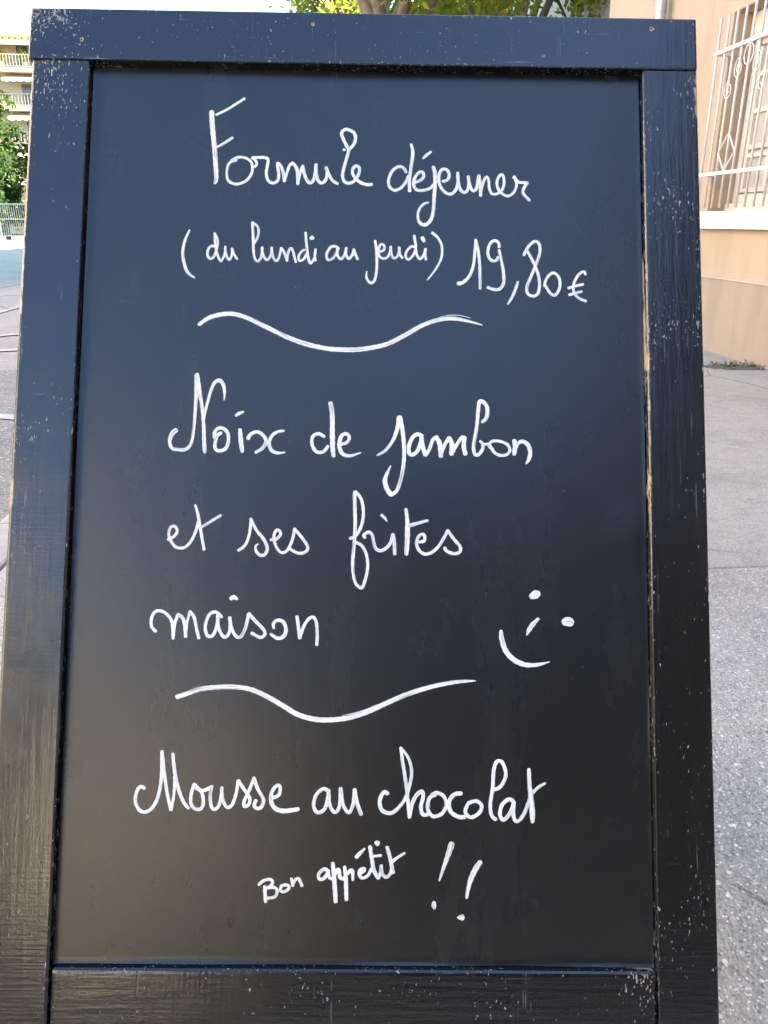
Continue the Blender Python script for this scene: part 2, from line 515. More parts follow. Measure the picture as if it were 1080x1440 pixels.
# weeds at the foot of the wall, on a crumbled dirt patch
M_WEED = simple('weed_leaf', (0.13, 0.135, 0.06), 0.7, 0.4, 30)
M_DIRT = simple('wall_foot_dirt', (0.12, 0.105, 0.08), 0.95, 0.4, 25, 0.6, 60)
wp = on_ground(1043, 516)
def blob(c, rx, ry, z, n, name, mat):
    g = MB(); i = len(g.v); g.v.append((c.x, c.y, z + .006))
    for k in range(n):
        t = 2 * math.pi * k / n; q = random.uniform(.7, 1.2)
        g.v.append((c.x + rx * q * math.cos(t), c.y + ry * q * math.sin(t), z))
    g.f += [(0, 1 + k, 1 + (k + 1) % n) for k in range(n)]
    return g.build(name, mat, fix=False)
for (px, py, lab, nb, rx) in ((1043, 517, 'low weed tuft in dirt where peach wall meets pavement, under the window', 70, .22), (1012, 516, 'sparse flattened weeds on dark dirt beside the larger weed tuft', 34, .16)):
    c = on_ground(px, py)
    root = empty('weed_tuft', (0, 0, 0)); tag(root, lab, 'weed')
    d = blob(c, rx, rx * .55, 0.003, 22, 'dirt_patch', M_DIRT); d.parent = root
    g = MB()
    for k in range(nb):
        p = c + Vector((random.gauss(0.03, rx * .4), random.gauss(.03, rx * .25), 0.0))
        a = random.uniform(0, 6.28); L = random.uniform(.02, .055); lean = random.uniform(.6, 1.6)
        d = Vector((math.cos(a), math.sin(a), 0)); n = Vector((-d.y, d.x, 0)) * random.uniform(.003, .007)
        m = p + d * L * lean * .5 + Vector((0, 0, L * .6)); e = p + d * L * lean + Vector((0, 0, L * .75))
        g.quad(p - n * .5, p + n * .5, m + n, m - n); g.quad(m - n, m + n, e + n * .15, e - n * .15)
    tag(g.build('blades', M_WEED, root, fix=False), kind='stuff')

# ================================================================== TREES, RAILING, FAR BUILDINGS
def leaf_mat(name, c1, c2, c3):
    t = NT(name)
    geo = t.n('NewGeometry')
    r = geo.outputs['Random Per Island']
    c = t.mix(t.ramp(r, 0.0, 0.6), c1, c2)
    c = t.mix(t.ramp(r, 0.72, 1.0), c, c3)
    d = t.n('BsdfDiffuse'); t.l(c, d.inputs[0])
    tr = t.n('BsdfTranslucent'); t.l(c, tr.inputs[0])
    mx = t.n('MixShader'); mx.inputs[0].default_value = 0.45
    t.l(d.outputs[0], mx.inputs[1]); t.l(tr.outputs[0], mx.inputs[2])
    t.l(mx.outputs[0], t.out.inputs[0])
    return t.m
M_LEAF_Y = leaf_mat('plane_leaves', (0.15, 0.20, 0.03), (0.28, 0.31, 0.045), (0.50, 0.44, 0.05))
M_LEAF_G = leaf_mat('hedge_leaves', (0.03, 0.065, 0.018), (0.06, 0.105, 0.028), (0.10, 0.15, 0.04))
M_LEAF_P = leaf_mat('balcony_leaves', (0.22, 0.24, 0.03), (0.40, 0.36, 0.05), (0.5, 0.28, 0.05))
M_BARK = simple('bark', (0.20, 0.165, 0.12), 0.9, 0.35, 8, 0.6, 25)
def leaves(mb, c, rx, ry, rz, n, size, shell=0.55):
    for _ in range(n):
        while True:
            d = Vector((random.uniform(-1, 1), random.uniform(-1, 1), random.uniform(-1, 1)))
            if 0.05 < d.length < 1: break
        d = d.normalized() * (shell + (1 - shell) * random.random()) * random.uniform(.75, 1.05)
        p = Vector((c[0] + d.x * rx, c[1] + d.y * ry, c[2] + d.z * rz))
        a = Vector((random.gauss(0, 1), random.gauss(0, 1), random.gauss(0, .7))).normalized()
        b = a.cross(Vector((random.gauss(0, 1), random.gauss(0, 1), random.gauss(0, 1)))).normalized()
        s = size * random.uniform(.6, 1.3)
        mb.quad(p - a * s, p - b * s * .5, p + a * s, p + b * s * .5)
def make_tree(name, loc, h_fork, h_top, rad, nclump, nleaf, lsize, mat, label, group, trunk_r=0.2, cl=(.55, 1.0)):
    root = empty(name, loc); tag(root, label, 'tree', group)
    tk = MB(); cr = MB()
    tk.tube([(0, 0, -.2), (.03, .02, h_fork * .5), (-.02, .0, h_fork)], [trunk_r * 1.25, trunk_r, trunk_r * .85], 10)
    tips = []
    nl = 6
    for k in range(nl):
        a = 6.28 * k / nl + random.uniform(-.3, .3)
        r1 = rad * random.uniform(.3, .5); z1 = h_fork + (h_top - h_fork) * random.uniform(.25, .4)
        p1 = Vector((r1 * math.cos(a), r1 * math.sin(a), z1))
        mid = Vector((r1 * .45 * math.cos(a), r1 * .45 * math.sin(a), h_fork + (z1 - h_fork) * .35))
        tk.tube([(0, 0, h_fork - .15), mid, p1], [trunk_r * .6, trunk_r * .5, trunk_r * .32], 7)
        for j in range(4):
            a2 = a + random.uniform(-.9, .9); r2 = rad * random.uniform(.55, .92); z2 = h_fork + (h_top - h_fork) * random.uniform(.2, .85)
            p2 = Vector((r2 * math.cos(a2), r2 * math.sin(a2), z2))
            tk.tube([p1, (p1 + p2) / 2 + Vector((0, 0, .2)), p2], [trunk_r * .3, trunk_r * .2, trunk_r * .07], 5)
            tips.append(p2)
    tk.build('trunk', M_BARK, root, smooth=True)
    zc = (h_fork + h_top) / 2
    for k in range(nclump):
        if k < len(tips): c = tips[k]
        else:
            t = random.uniform(0, 6.28); rr = rad * math.sqrt(random.random()) * .9
            c = Vector((rr * math.cos(t), rr * math.sin(t), zc + random.uniform(-1, 1) * (h_top - h_fork) * .45 * math.sqrt(max(0.05, 1 - (rr / rad) ** 2))))
        q = random.uniform(*cl)
        leaves(cr, c, q, q, q * .75, nleaf, lsize, .35)
    cr.build('crown', mat, root, fix=False)
    return root
PT = 'plane trees along the pavement'
make_tree('plane_tree', (0.15, 15.2, 0), 3.9, 9.0, 2.9, 60, 150, .10, M_LEAF_Y, 'plane tree with forked trunk straight behind the board', PT, .20)
make_tree('plane_tree', (2.6, 18.5, 0), 3.8, 9.5, 3.0, 60, 150, .10, M_LEAF_Y, 'plane tree with yellowing leaves beside the house corner', PT, .20)
make_tree('plane_tree', (-0.4, 24.5, 0), 4.2, 10.0, 3.2, 60, 130, .12, M_LEAF_Y, 'taller plane tree farther along the pavement behind the forked one', PT, .22)

# railing across the end of the road
M_RAIL = simple('railing_paint', (0.20, 0.25, 0.22), 0.55, 0.15, 3)
rl = empty('railing', (-70, 47.0, 0.0)); tag(rl, 'grey green metal railing along the far side of the junction', 'railing')
RZ0, RZ1 = 0.05, 2.0
for z in (0.22, 1.12, 1.92):
    MB().box(0, 100, -.03, .03, z, z + .06).build('rail', M_RAIL, rl)
post = None
for k in range(0, 51):
    if post is None: post = o = MB().box(-.04, .04, -.045, .045, -.05, RZ1 + .05).build('post', M_RAIL, rl)
    else:
        o = post.copy(); COL.objects.link(o); o.parent = rl
    o.location = (k * 2.0, 0, 0)
g = MB()
for k in range(0, 800):
    x = k * .125 + .06
    g.box(x - .012, x + .012, -.012, .012, .24, 1.93)
tag(g.build('bar_infill', M_RAIL, rl), kind='stuff')

# shrubs and small trees behind the railing
SH = 'green trees behind the railing'
shr = [(-27.5, 51.5, 2.7, 8.2), (-23.0, 50.0, 2.8, 8.0), (-19.2, 51.5, 2.6, 7.8), (-32.5, 51, 2.7, 7.6), (-14.5, 51.5, 2.5, 6.6), (-9.8, 51.2, 2.6, 7.0), (-37, 52, 3, 8.5), (-5, 51.6, 2.6, 6.8), (0, 51.4, 2.6, 7.0), (5, 51.6, 2.6, 7.0)]
words = ['tallest dark green tree behind the railing', 'dense green tree behind the railing under the balconies']
for k, (x, y, r, h) in enumerate(shr):
    root = empty('green_tree', (x, y, 0))
    tag(root, 'bushy green tree growing behind the far metal railing', 'tree', SH)
    MB().tube([(0, 0, -.2), (.05, 0, 1.2), (0, .05, h * .5), (0.1, 0, h * .85)], [.16, .14, .1, .03], 8).build('trunk', M_BARK, root, smooth=True)
    cr = MB()
    for j in range(64):
        zz = random.uniform(.3, h - .7); rr = r * (1 - (zz / h) ** 2 * .75) * math.sqrt(random.random())
        t = random.uniform(0, 6.28)
        leaves(cr, (rr * math.cos(t), rr * math.sin(t), zz), .95, .95, .8, 120, .17, .4)
    cr.build('crown', M_LEAF_G, root, fix=False)

# apartment block with balconies beyond the railing
M_APT = simple('apartment_cream', (0.42, 0.36, 0.25), 0.9, 0.06, 0.5)
M_SLAB = simple('balcony_slab', (0.50, 0.43, 0.30), 0.85, 0.06, 0.6)
M_AWN = simple('awning_canvas', (0.62, 0.56, 0.42), 0.85, 0.06, 2)
M_APTWIN = simple('apartment_window', (0.10, 0.10, 0.10), 0.15, 0.2)
M_BRAIL = simple('balcony_rail', (0.36, 0.34, 0.26), 0.6, 0.1)
M_ORANGE = simple('orange_tiles', (0.55, 0.27, 0.10), 0.85, 0.2, 2)
apt = empty('apartment_block', (-34.0, 74.0, 0.0), R_(8)); tag(apt, 'cream apartment block with planted balconies and an orange tiled roof', 'apartment block')
AW, AH, FLH = 15.0, 15.0, 2.9
MB().box(-AW, AW, 0, 12, 0, AH).build('wall', M_APT, apt)
rf = MB()
for k in range(int(2 * AW / .5)):
    x = -AW + k * .5
    rf.tube([(x + .25, -1.7, AH + .15), (x + .25, 3.5, AH + 1.7)], .2, 6)
rf.box(-AW, AW, -1.6, 3.5, AH + .0, AH + .1)
roof = rf.build('roof', M_ORANGE, apt)
MB().box(-AW - .2, AW + .2, -1.75, -1.5, AH - .35, AH - .02).build('fascia', M_SLAB, roof)
win0 = None; bp = None
for fl in range(1, 6):
    z = AH - 2.0 - (fl - 1) * FLH
    bal = MB().box(-AW, AW, -1.6, -.01, z - .28, z).build('balcony', M_SLAB, apt)
    r = MB()
    r.box(-AW, AW, -1.56, -1.52, z + .95, z + 1.0); r.box(-AW, AW, -1.56, -1.52, z + .1, z + .14)
    for k in range(int(2 * AW / .25)):
        x = -AW + k * .25; r.box(x, x + .03, -1.55, -1.53, z + .14, z + .95)
    r.build('balcony_railing', M_BRAIL, bal)
    for k in range(7):
        x = -AW + 2.2 + k * 4.2
        if win0 is None:
            win0 = o = MB().box(-1.0, 1.0, -.03, .05, .1, 1.9).build('window', M_APTWIN, apt)
            fr0 = MB().box(-1.08, 1.08, -.045, -.031, 1.9, 1.98).box(-1.08, -1.0, -.045, -.031, .1, 1.9).box(1.0, 1.08, -.045, -.031, .1, 1.9).box(-.04, .04, -.045, -.031, .1, 1.9).build('window_frame', M_SLAB, o)
        else:
            o = win0.copy(); COL.objects.link(o); o.parent = apt
            f2 = fr0.copy(); COL.objects.link(f2); f2.parent = o
        o.location = (x, 0, z)
    if fl in (2, 3, 4):
        aw = MB(); n = 48
        for k in range(n):
            x0 = AW - 13 + k * 13 / n; x1 = x0 + 13 / n
            d = .18 + .06 * (k % 2)
            aw.quad((x0, -.05, z + 2.55), (x1, -.05, z + 2.55), (x1, -2.0, z + 2.05), (x0, -2.0, z + 2.05))
            aw.quad((x0, -2.0, z + 2.05), (x1, -2.0, z + 2.05), (x1, -2.01, z + 2.05 - d), (x0, -2.01, z + 2.05 - d))
        aw.build('awning', M_AWN, apt, fix=False)
    for k in range(9):
        x = AW - .9 - k * 1.7 + random.uniform(-.5, .5)
        pl = empty('balcony_plant', (0, 0, 0)); pl.location = apt.matrix_basis @ Vector((x, -1.25, z))
        pl.rotation_euler = (0, 0, R_(8))
        tag(pl, 'yellow green potted plant on a balcony of the cream apartment block', 'potted plant', 'balcony plants')
        MB().tube([(0, 0, .0), (0, 0, .45)], [.16, .22], 8).build('pot', M_ORANGE, pl)
        cr = MB(); leaves(cr, (0, 0, 1.0), random.uniform(.5, .85), .35, random.uniform(.45, .7), 90, .12, .3); cr.build('foliage', M_LEAF_P, pl, fix=False)

# houses around the street, most of them added for shade
M_RW = plaster('ochre_render', (0.86, 0.75, 0.52), (0.78, 0.66, 0.45), .5)
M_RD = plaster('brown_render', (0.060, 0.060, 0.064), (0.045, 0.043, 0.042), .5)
M_SHUT = simple('shutter_paint', (0.40, 0.36, 0.30), 0.7)
def rear_house(name, loc, rz, w, d, h, mat, label):
    e = empty(name, loc, rz); tag(e, label, 'house')
    MB().box(-w / 2, w / 2, 0, d, -.3, h).build('wall', mat, e)
    MB().prism([(-.4, h), (d / 2, h + 1.4), (d + .4, h), (d + .4, h + .1), (d / 2, h + 1.5), (-.4, h + .1)], 'x', -w / 2 - .2, w / 2 + .2).build('roof', M_TILE, e)
    n = int(w / 3.4); w0 = None
    for k in range(n):
        for z in (1.0, 4.0):
            if z + 1.6 > h: continue
            x = -w / 2 + (k + .5) * w / n
            o = MB().box(x - .5, x + .5, -.03, .1, z, z + 1.5).build('window', M_GLASS, e)
            MB().box(x - .58, x + .58, -.1, -.031, z - .1, z - .01).build('sill', M_SILL, o)
            for s in (-1, 1):
                MB().box(x + s * .78 - .26, x + s * .78 + .26, -.05, -.001, z, z + 1.5).build('shutter', M_SHUT, o)
    return e
rear_house('ochre_house', (-8.2, -24.5, ROADZ), R_(90), 31.0, 8, 7.3, M_RW, 'ochre house with shutters across the road behind the photographer')
rear_house('cream_bounce_house', (-8.6, -2.7, ROADZ), R_(90), 12.0, 8, 7.6, plaster('cream_render', (0.70, 0.62, 0.48), (0.6, 0.5, 0.38), .5), 'cream shuttered house added across the road to bounce sunlight, between the ochre and the pink house')  # added out of view as a sunlit wall bouncing warm light
rear_house('pink_bounce_house', (-8.9, 8.2, ROADZ), R_(90), 9.4, 8, 6.9, plaster('pink_render', (0.68, 0.52, 0.42), (0.55, 0.42, 0.34), .5), 'pale pink shuttered house added across the road to bounce sunlight, last of the row')  # second added wall, throws warm bounce onto board and pavement
rear_house('grey_shade_house', (4.4, 16.1, 0), R_(-90), 12.0, 8, 6.5, plaster('grey_render', (0.42, 0.38, 0.33), (0.33, 0.29, 0.25), .5), 'low grey rendered house added to shade the road, beyond the peach corner house, behind the plane trees')  # added to keep sun off the road past the corner house
rear_house('beige_shade_house', (4.6, 33.2, 0), R_(-90), 21.8, 8, 9.0, plaster('beige_render', (0.50, 0.44, 0.34), (0.4, 0.34, 0.26), .5), 'tall beige house added to shade the far road, next to the low grey house')  # added shade caster, tall enough to cover the far road
rear_house('charcoal_reflection_house', W0 + EB * -18.0 + EA * .02, TH - R_(90), 37.0, 8, 7.6, plaster('charcoal_render', (0.075, 0.074, 0.074), (0.055, 0.053, 0.052), .5), 'charcoal house added next to the peach corner house for dark reflections and shade')  # invented dark front for the right stile's reflection, also shades the ochre wall
rear_house('brown_reflection_house', (1.2, -13.0, 0), R_(180), 8.8, 8, 9.2, M_RD, 'dark brown house added unseen behind the photographer to darken the board reflection')  # added to block bright horizon sky from the lower panel's reflection

# ================================================================== THE CHALKBOARD STAND
# board axes from the photograph's vanishing points
sv = (RT * (123020 - CX) + FW * FPX + UP * (CY - 1651.6)).normalized()
uv = (RT * (687.3 - CX) + FW * FPX + UP * (CY + 12185.75)).normalized()
nv = sv.cross(uv).normalized()          # out of the board face is -nv... fixed below
if nv.y > 0: nv = -nv                   # towards the camera
sv = uv.cross(nv).normalized()
if sv.x < 0: sv = -sv
Z0 = 0.771
P0 = CAMP + FW * Z0
def plane_hit(x, y, depth=0.0):
    d = ray(x, y); o = P0 - nv * depth
    t = (o - CAMP).dot(nv) / d.dot(nv)
    return CAMP + d * t
# base: where the board's middle line meets the pavement
tb = -P0.z / uv.z
BASE = P0 + uv * tb
# shift base sideways to middle of the stiles
mid = plane_hit(503.5, 700) - BASE
BASE = BASE + sv * mid.dot(sv)
BASE = BASE + uv * (-BASE.z / uv.z)
M4 = Matrix(((sv.x, -nv.x, uv.x, BASE.x), (sv.y, -nv.y, uv.y, BASE.y), (sv.z, -nv.z, uv.z, BASE.z), (0, 0, 0, 1)))
def L(x, y, depth=0.0):
    """pixel -> (s, t) on the board at the given depth behind the stile faces"""
    p = plane_hit(x, y, depth) - BASE
    return p.dot(sv), p.dot(uv)

stand = empty('menu_board')
stand.matrix_world = M4
tag(stand, 'black wooden pavement menu board with handwritten white French menu', 'menu board')

def paint_mat(name, axis, x0, x1, z0, z1, windows=(), blots=(), base=0.0):
    """old glossy black paint over wood: grain, brush ridges, chips down to primer and bare wood"""
    t = NT(name)
    v = t.coords('Object')
    vg = t.coords('Object', (1, 1, .07) if axis == 'z' else (.07, 1, 1))
    vc = t.coords('Object', (.06, 1, 1) if axis == 'z' else (1, 1, .06))
    sp = t.n('SeparateXYZ'); t.l(v, sp.inputs[0])
    X, Z = sp.outputs[0], sp.outputs[2]
    def dist(c, k): return t.math('ABSOLUTE', t.math('SUBTRACT', c, k))
    # ragged distance to the arrises
    jag = t.math('MULTIPLY', t.math('SUBTRACT', t.noise(v, 160.0, 4.0, .7), .5), .006)
    dx = t.math('MINIMUM', dist(X, x0), dist(X, x1))
    dz = t.math('MINIMUM', dist(Z, z0), dist(Z, z1))
    ded = t.math('ADD', t.math('MINIMUM', dx, dz), jag)
    near = t.ramp(ded, 0.009, 0.0)
    corner = t.ramp(t.math('ADD', dist(X, x0 if abs(x0) > abs(x1) else x1), t.math('MULTIPLY', dist(Z, z1), .5)), 0.042, 0.004)
    # wear comes in patches
    pat = t.noise(t.coords('Object', (1, 1, 1), (name.__len__(), 3, len(blots))), 11.0, 4.0, .65)
    dens = t.math('MULTIPLY', t.ramp(pat, 0.46, 0.76), 0.125)
    dens = t.math('ADD', dens, t.math('MULTIPLY', near, 0.055))
    dens = t.math('ADD', dens, t.math('MULTIPLY', corner, 0.06))
    for (bx, bz, rx, rz, amp) in blots:
        ex = t.math('MULTIPLY', t.math('SUBTRACT', X, bx), 1 / rx); ez = t.math('MULTIPLY', t.math('SUBTRACT', Z, bz), 1 / rz)
        r2 = t.math('ADD', t.math('MULTIPLY', ex, ex), t.math('MULTIPLY', ez, ez))
        dens = t.math('ADD', dens, t.math('MULTIPLY', t.math('POWER', 2.718, t.math('MULTIPLY', r2, -1.0)), amp))
    dens = t.math('ADD', dens, base)
    big = t.noise(t.coords('Object', (1, 1, .45) if axis == 'z' else (.6, 1, 1), (4, 0, 2)), 150.0, 4.0, 0.72)
    fine = t.noise(t.coords('Object', (1, 1, .30) if axis == 'z' else (.9, 1, .5)), 420.0, 2.0, 0.6)
    chip = t.ramp(t.math('SUBTRACT', fine, t.math('SUBTRACT', 0.742, dens)), 0.0, 0.05)
    chip2 = t.ramp(t.math('SUBTRACT', big, t.math('SUBTRACT', 0.760, t.math('MULTIPLY', dens, .85))), 0.0, 0.03)
    # fine scratches, most of them along the brush
    s1 = t.noise(t.coords('Object', (1, 1, .03), (5, 0, 2), (0, .07, 0)), 420.0, 1.0)
    s2 = t.noise(t.coords('Object', (.04, 1, 1), (1, 0, 9), (0, -.2, 0)), 380.0, 1.0)
    s3 = t.noise(t.coords('Object', (.05, 1, 1), (7, 0, 1), (0, .8, 0)), 340.0, 1.0)
    scr = t.math('MAXIMUM', t.ramp(s1, 0.66, 0.76), t.math('MAXIMUM', t.ramp(s2, 0.72, 0.80), t.ramp(s3, .74, .82)))
    scr = t.math('MULTIPLY', scr, t.ramp(t.math('ADD', t.noise(v, 17.0, 3.0), t.math('MULTIPLY', dens, 1.2)), 0.50, 0.72))
    chips = t.math('MAXIMUM', chip, chip2)
    # bare wood on worn arrises
    wear_n = t.noise(t.coords('Object', (1, 1, .18) if axis == 'z' else (.18, 1, 1), (2, 2, 2)), 70.0, 4.0, .65)
    bare = t.math('MULTIPLY', t.ramp(ded, 0.0030, 0.0008), t.ramp(t.math('ADD', wear_n, t.math('MULTIPLY', corner, .28)), 0.70, 0.74))
    for (cx_, wz0, wz1, width, thr) in windows:
        inside = t.math('MULTIPLY', t.ramp(Z, wz0, wz0 + .03), t.ramp(Z, wz1, wz1 - .03))
        band = t.ramp(t.math('ADD', dist(X, cx_), t.math('MULTIPLY', jag, .5)), width, width * .6)
        bare = t.math('MAXIMUM', bare, t.math('MULTIPLY', band, t.ramp(t.math('ADD', wear_n, t.math('MULTIPLY', inside, .3)), thr, thr + .05)))
    prim = t.mix(t.noise(v, 300.0, 2.0), (0.20, 0.225, 0.26), (0.58, 0.60, 0.60))
    wood = t.mix(t.noise(vg, 160.0, 2.0), (0.30, 0.20, 0.10), (0.58, 0.46, 0.29))
    woodchip = t.ramp(t.math('ADD', t.math('MULTIPLY', near, .35), corner), 0.3, 0.8)
    c = t.mix(t.noise(vg, 40.0, 2.0), (0.0022, 0.0023, 0.0027), (0.0040, 0.0042, 0.0048))
    c = t.mix(t.math('MULTIPLY', scr, .34), c, (0.30, 0.32, 0.35))
    c = t.mix(t.math('MULTIPLY', chips, t.math('ADD', t.math('MULTIPLY', t.noise(v, 55.0, 2.0), .9), .22)), c, t.mix(woodchip, prim, wood))
    c = t.mix(bare, c, wood)
    allw = t.math('MAXIMUM', chips, bare)
    ro = t.math('ADD', t.math('MULTIPLY', t.noise(v, 24.0, 4.0), 0.20), 0.11)
    ro = t.math('ADD', ro, t.math('MULTIPLY', allw, .45))
    g1 = t.noise(vg, 120.0, 4.0, 0.6)
    g2 = t.noise(vc, 330.0, 1.0)
    g3 = t.noise(v, 35.0, 3.0)
    g4 = t.noise(v, 420.0, 2.0)
    h = t.math('ADD', t.math('MULTIPLY', g1, 0.62), t.math('MULTIPLY', g2, 0.26))
    h = t.math('ADD', h, t.math('ADD', t.math('MULTIPLY', g3, .32), t.math('MULTIPLY', g4, .20)))
    h = t.math('SUBTRACT', h, t.math('MULTIPLY', allw, .8))
    return t.pbr(c, ro, t.bump(h, 0.40, 0.0011), ior=1.68)

def board_part(name, x0, x1, y0, y1, z0, z1, mat, bevel=0.0028, parent=None):
    return MB().box(x0, x1, y0, y1, z0, z1).build(name, mat, parent or stand, bevel=bevel, seg=3)

PROUD, REC, TH_B = 0.0022, 0.0102, 0.030
# stile edges (pixels read off the photograph, on the stile plane)
lx0 = (L(45, 90)[0] + L(2, 912)[0]) / 2
lx1 = (L(126, 95)[0] + L(99, 720)[0] + L(68, 1350)[0]) / 3
rx0 = (L(904, 100)[0] + L(914, 720)[0] + L(926, 1400)[0]) / 3
rx1 = (L(981, 110)[0] + L(1011, 1400)[0]) / 2
ztop = L(510, 92)[1]                       # stiles run up under the top beam
zb_top = L(497, 1365)[1]                   # upper edge of the bottom rail
bx0 = (L(42, 17, -PROUD)[0] + L(40, 85, -PROUD)[0]) / 2
bx1 = (L(978, 24, -PROUD)[0] + L(982, 96, -PROUD)[0]) / 2
bz0 = L(511, 90, -PROUD)[1]
bz1 = L(510, 18, -PROUD)[1]
print('board', lx0, lx1, rx0, rx1, 'ztop', ztop, 'rail', zb_top, 'beam', bx0, bx1, bz0, bz1)
GAP = bz0 + 0.004
tL = lambda y: L(500, y)[1]
def BL(px, py, wpx, hpx, amp):
    a, b = L(px, py); return (a, b, wpx / 1400.0, hpx / 1400.0, amp)
M_SL = paint_mat('black_paint_stile_a', 'z', lx0, lx1, 0, GAP, windows=((lx0, tL(480), tL(60), .0026, .70), (lx0, tL(735), tL(650), .0036, .72)),
    blots=(BL(85, 120, 60, 75, .10), BL(80, 210, 40, 70, .05), BL(50, 610, 60, 22, .07), BL(40, 700, 60, 60, .04), BL(20, 800, 40, 60, .04), BL(30, 1310, 40, 60, .07), BL(60, 1400, 20, 80, .05)))
M_SR = paint_mat('black_paint_stile_b', 'z', rx1, rx0, 0, GAP, windows=((rx0, tL(790), tL(330), .0024, .76), (rx1, tL(190), tL(60), .0042, .66)),
    blots=(BL(970, 120, 25, 60, .10), BL(940, 180, 50, 60, .05), BL(940, 290, 50, 50, .06), BL(935, 470, 50, 60, .06), BL(985, 500, 12, 220, .05), BL(950, 800, 60, 60, .05), BL(960, 940, 60, 80, .05), BL(970, 1160, 50, 40, .05), BL(985, 1240, 20, 60, .06), BL(960, 1350, 60, 60, .03)), base=0.0)
M_BM = paint_mat('black_paint_beam', 'x', bx1, bx0, bz0, bz1,
    blots=(BL(75, 30, 50, 22, .11), BL(140, 70, 60, 25, .04), BL(340, 40, 80, 40, .03), BL(520, 70, 110, 30, .045), BL(960, 40, 30, 20, .08), BL(700, 25, 60, 10, .05)))
M_BR = paint_mat('black_paint_rail', 'x', lx1, rx0, 0.2, zb_top,
    blots=(BL(420, 1388, 30, 15, .08), BL(560, 1390, 40, 18, .09), BL(900, 1390, 30, 30, .09), BL(140, 1400, 60, 30, .03)))
M_INS = simple('black_paint_back', (0.014, 0.0145, 0.016), 0.45, 0.2, 20, 0.15, 80)

board_part('stile', lx0, lx1, 0.0, TH_B, -0.012, GAP, M_SL)
board_part('stile', rx0, rx1, 0.0, TH_B, -0.012, GAP, M_SR)
board_part('top_rail', bx0, bx1, -PROUD, TH_B + .008, bz0, bz1, M_BM, 0.0022)
br_z0 = zb_top - 0.105
board_part('bottom_rail', lx1 + .0012, rx0 - .0012, 0.0008, TH_B, br_z0, zb_top, M_BR, 0.0048)
board_part('top_batten', lx1 + .001, rx0 - .001, 0.0128, TH_B, bz0 + .004, GAP + .02, M_INS, 0.001)

# the writing surface: a slightly wavy sheet whose edges are dished up against the frame
def panel_mat():
    t = NT('blackboard_satin')
    v = t.coords('Object')
    a = t.noise(v, 5.0, 4.0)
    sm = t.noise(t.coords('Object', (1, 1, .5)), 16.0, 5.0, 0.65)
    dust = t.ramp(sm, 0.55, 0.85)
    c = t.mix(a, (0.0046, 0.0047, 0.0050), (0.0062, 0.0063, 0.0066))
    wipe = t.noise(t.coords('Object', (1, 1, .22), (0, 0, 0), (0, .5, 0)), 9.0, 6.0, .7)
    dust = t.math('MAXIMUM', dust, t.math('MULTIPLY', t.ramp(wipe, .52, .74), .8))
    c = t.mix(t.math('MULTIPLY', dust, .13), c, (0.06, 0.063, 0.067))
    c = t.mix(t.math('MULTIPLY', t.ramp(t.noise(v, 650.0, 2.0, .6), .5, .75), .16), c, (0.045, 0.047, 0.05))
    hair = t.math('MULTIPLY', t.ramp(t.noise(t.coords('Object', (1, 1, .012), (2, 0, 0), (0, .05, 0)), 300.0, 1.0), .74, .80), t.ramp(t.noise(v, 7.0, 2.0), .52, .62))
    c = t.mix(t.math('MULTIPLY', hair, .10), c, (0.2, 0.21, 0.22))
    spk = t.ramp(t.noise(v, 240.0, 2.0, .5), 0.80, 0.83)
    c = t.mix(t.math('MULTIPLY', spk, .5), c, (0.3, 0.32, 0.34))
    ro = t.math('ADD', t.math('MULTIPLY', a, 0.05), t.math('MULTIPLY', dust, .06))
    ro = t.math('ADD', ro, 0.235)
    h = t.math('ADD', t.noise(v, 820.0, 3.0, .65), t.math('MULTIPLY', t.noise(v, 12.0, 2.0), 0.5))
    return t.pbr(c, ro, t.bump(h, 0.26, 0.0006), ior=1.62)
M_PANEL = panel_mat()
px0, px1 = lx1 + 0.0005, rx0 - 0.0009
pz0, pz1 = zb_top + 0.0005, bz0 + 0.014
def spread(a, b, n, edge=.014, m=7):
    xs = [a + edge * k / m for k in range(m)] + [a + edge + (b - a - 2 * edge) * k / n for k in range(n)] + [b - edge + edge * k / m for k in range(m + 1)]
    return xs
def panel_y(x, z):
    def curl(d, w, amp): return amp * max(0, 1 - d / w) ** 2
    y = REC
    q = 1 + .35 * math.sin(z * 23) + .25 * math.sin(z * 51 + 1)
    y -= curl(px1 - x, .0036, .0005 * q)
    y -= curl(z - pz0, .006, .0012 * (1 + .4 * math.sin(x * 31)))
    y -= curl(x - px0, .006, .0008)
    y += .0006 * math.sin(x * 7.0 + 1) * math.sin(z * 5.0) + .00022 * math.sin(x * 19 + z * 11)
    # two shallow dents by the right-hand edge
    for (dxp, dzp) in ((890, 745), (897, 1290)):
        a, b = L(dxp, dzp, REC)
        r2 = ((x - a) / .016) ** 2 + ((z - b) / .022) ** 2
        y -= .0011 * math.exp(-r2)
    return y
xs = spread(px0, px1, 44); zs = spread(pz0, pz1, 70)
g = MB()
for z in zs:
    for x in xs:
        g.v.append((x, panel_y(x, z), z))
nx = len(xs)
for j in range(len(zs) - 1):
    for i in range(nx - 1):
        a = j * nx + i
        g.f.append((a, a + 1, a + nx + 1, a + nx))
panel = g.build('panel', M_PANEL, stand, smooth=True, fix=False)
board_part('light_stop_board', lx1 - .01, rx0 + .01, REC + .0045, REC + .0105, zb_top - .02, bz0 + .0035, M_INS, 0.0005)  # unseen sheet added so no light leaks around the panel

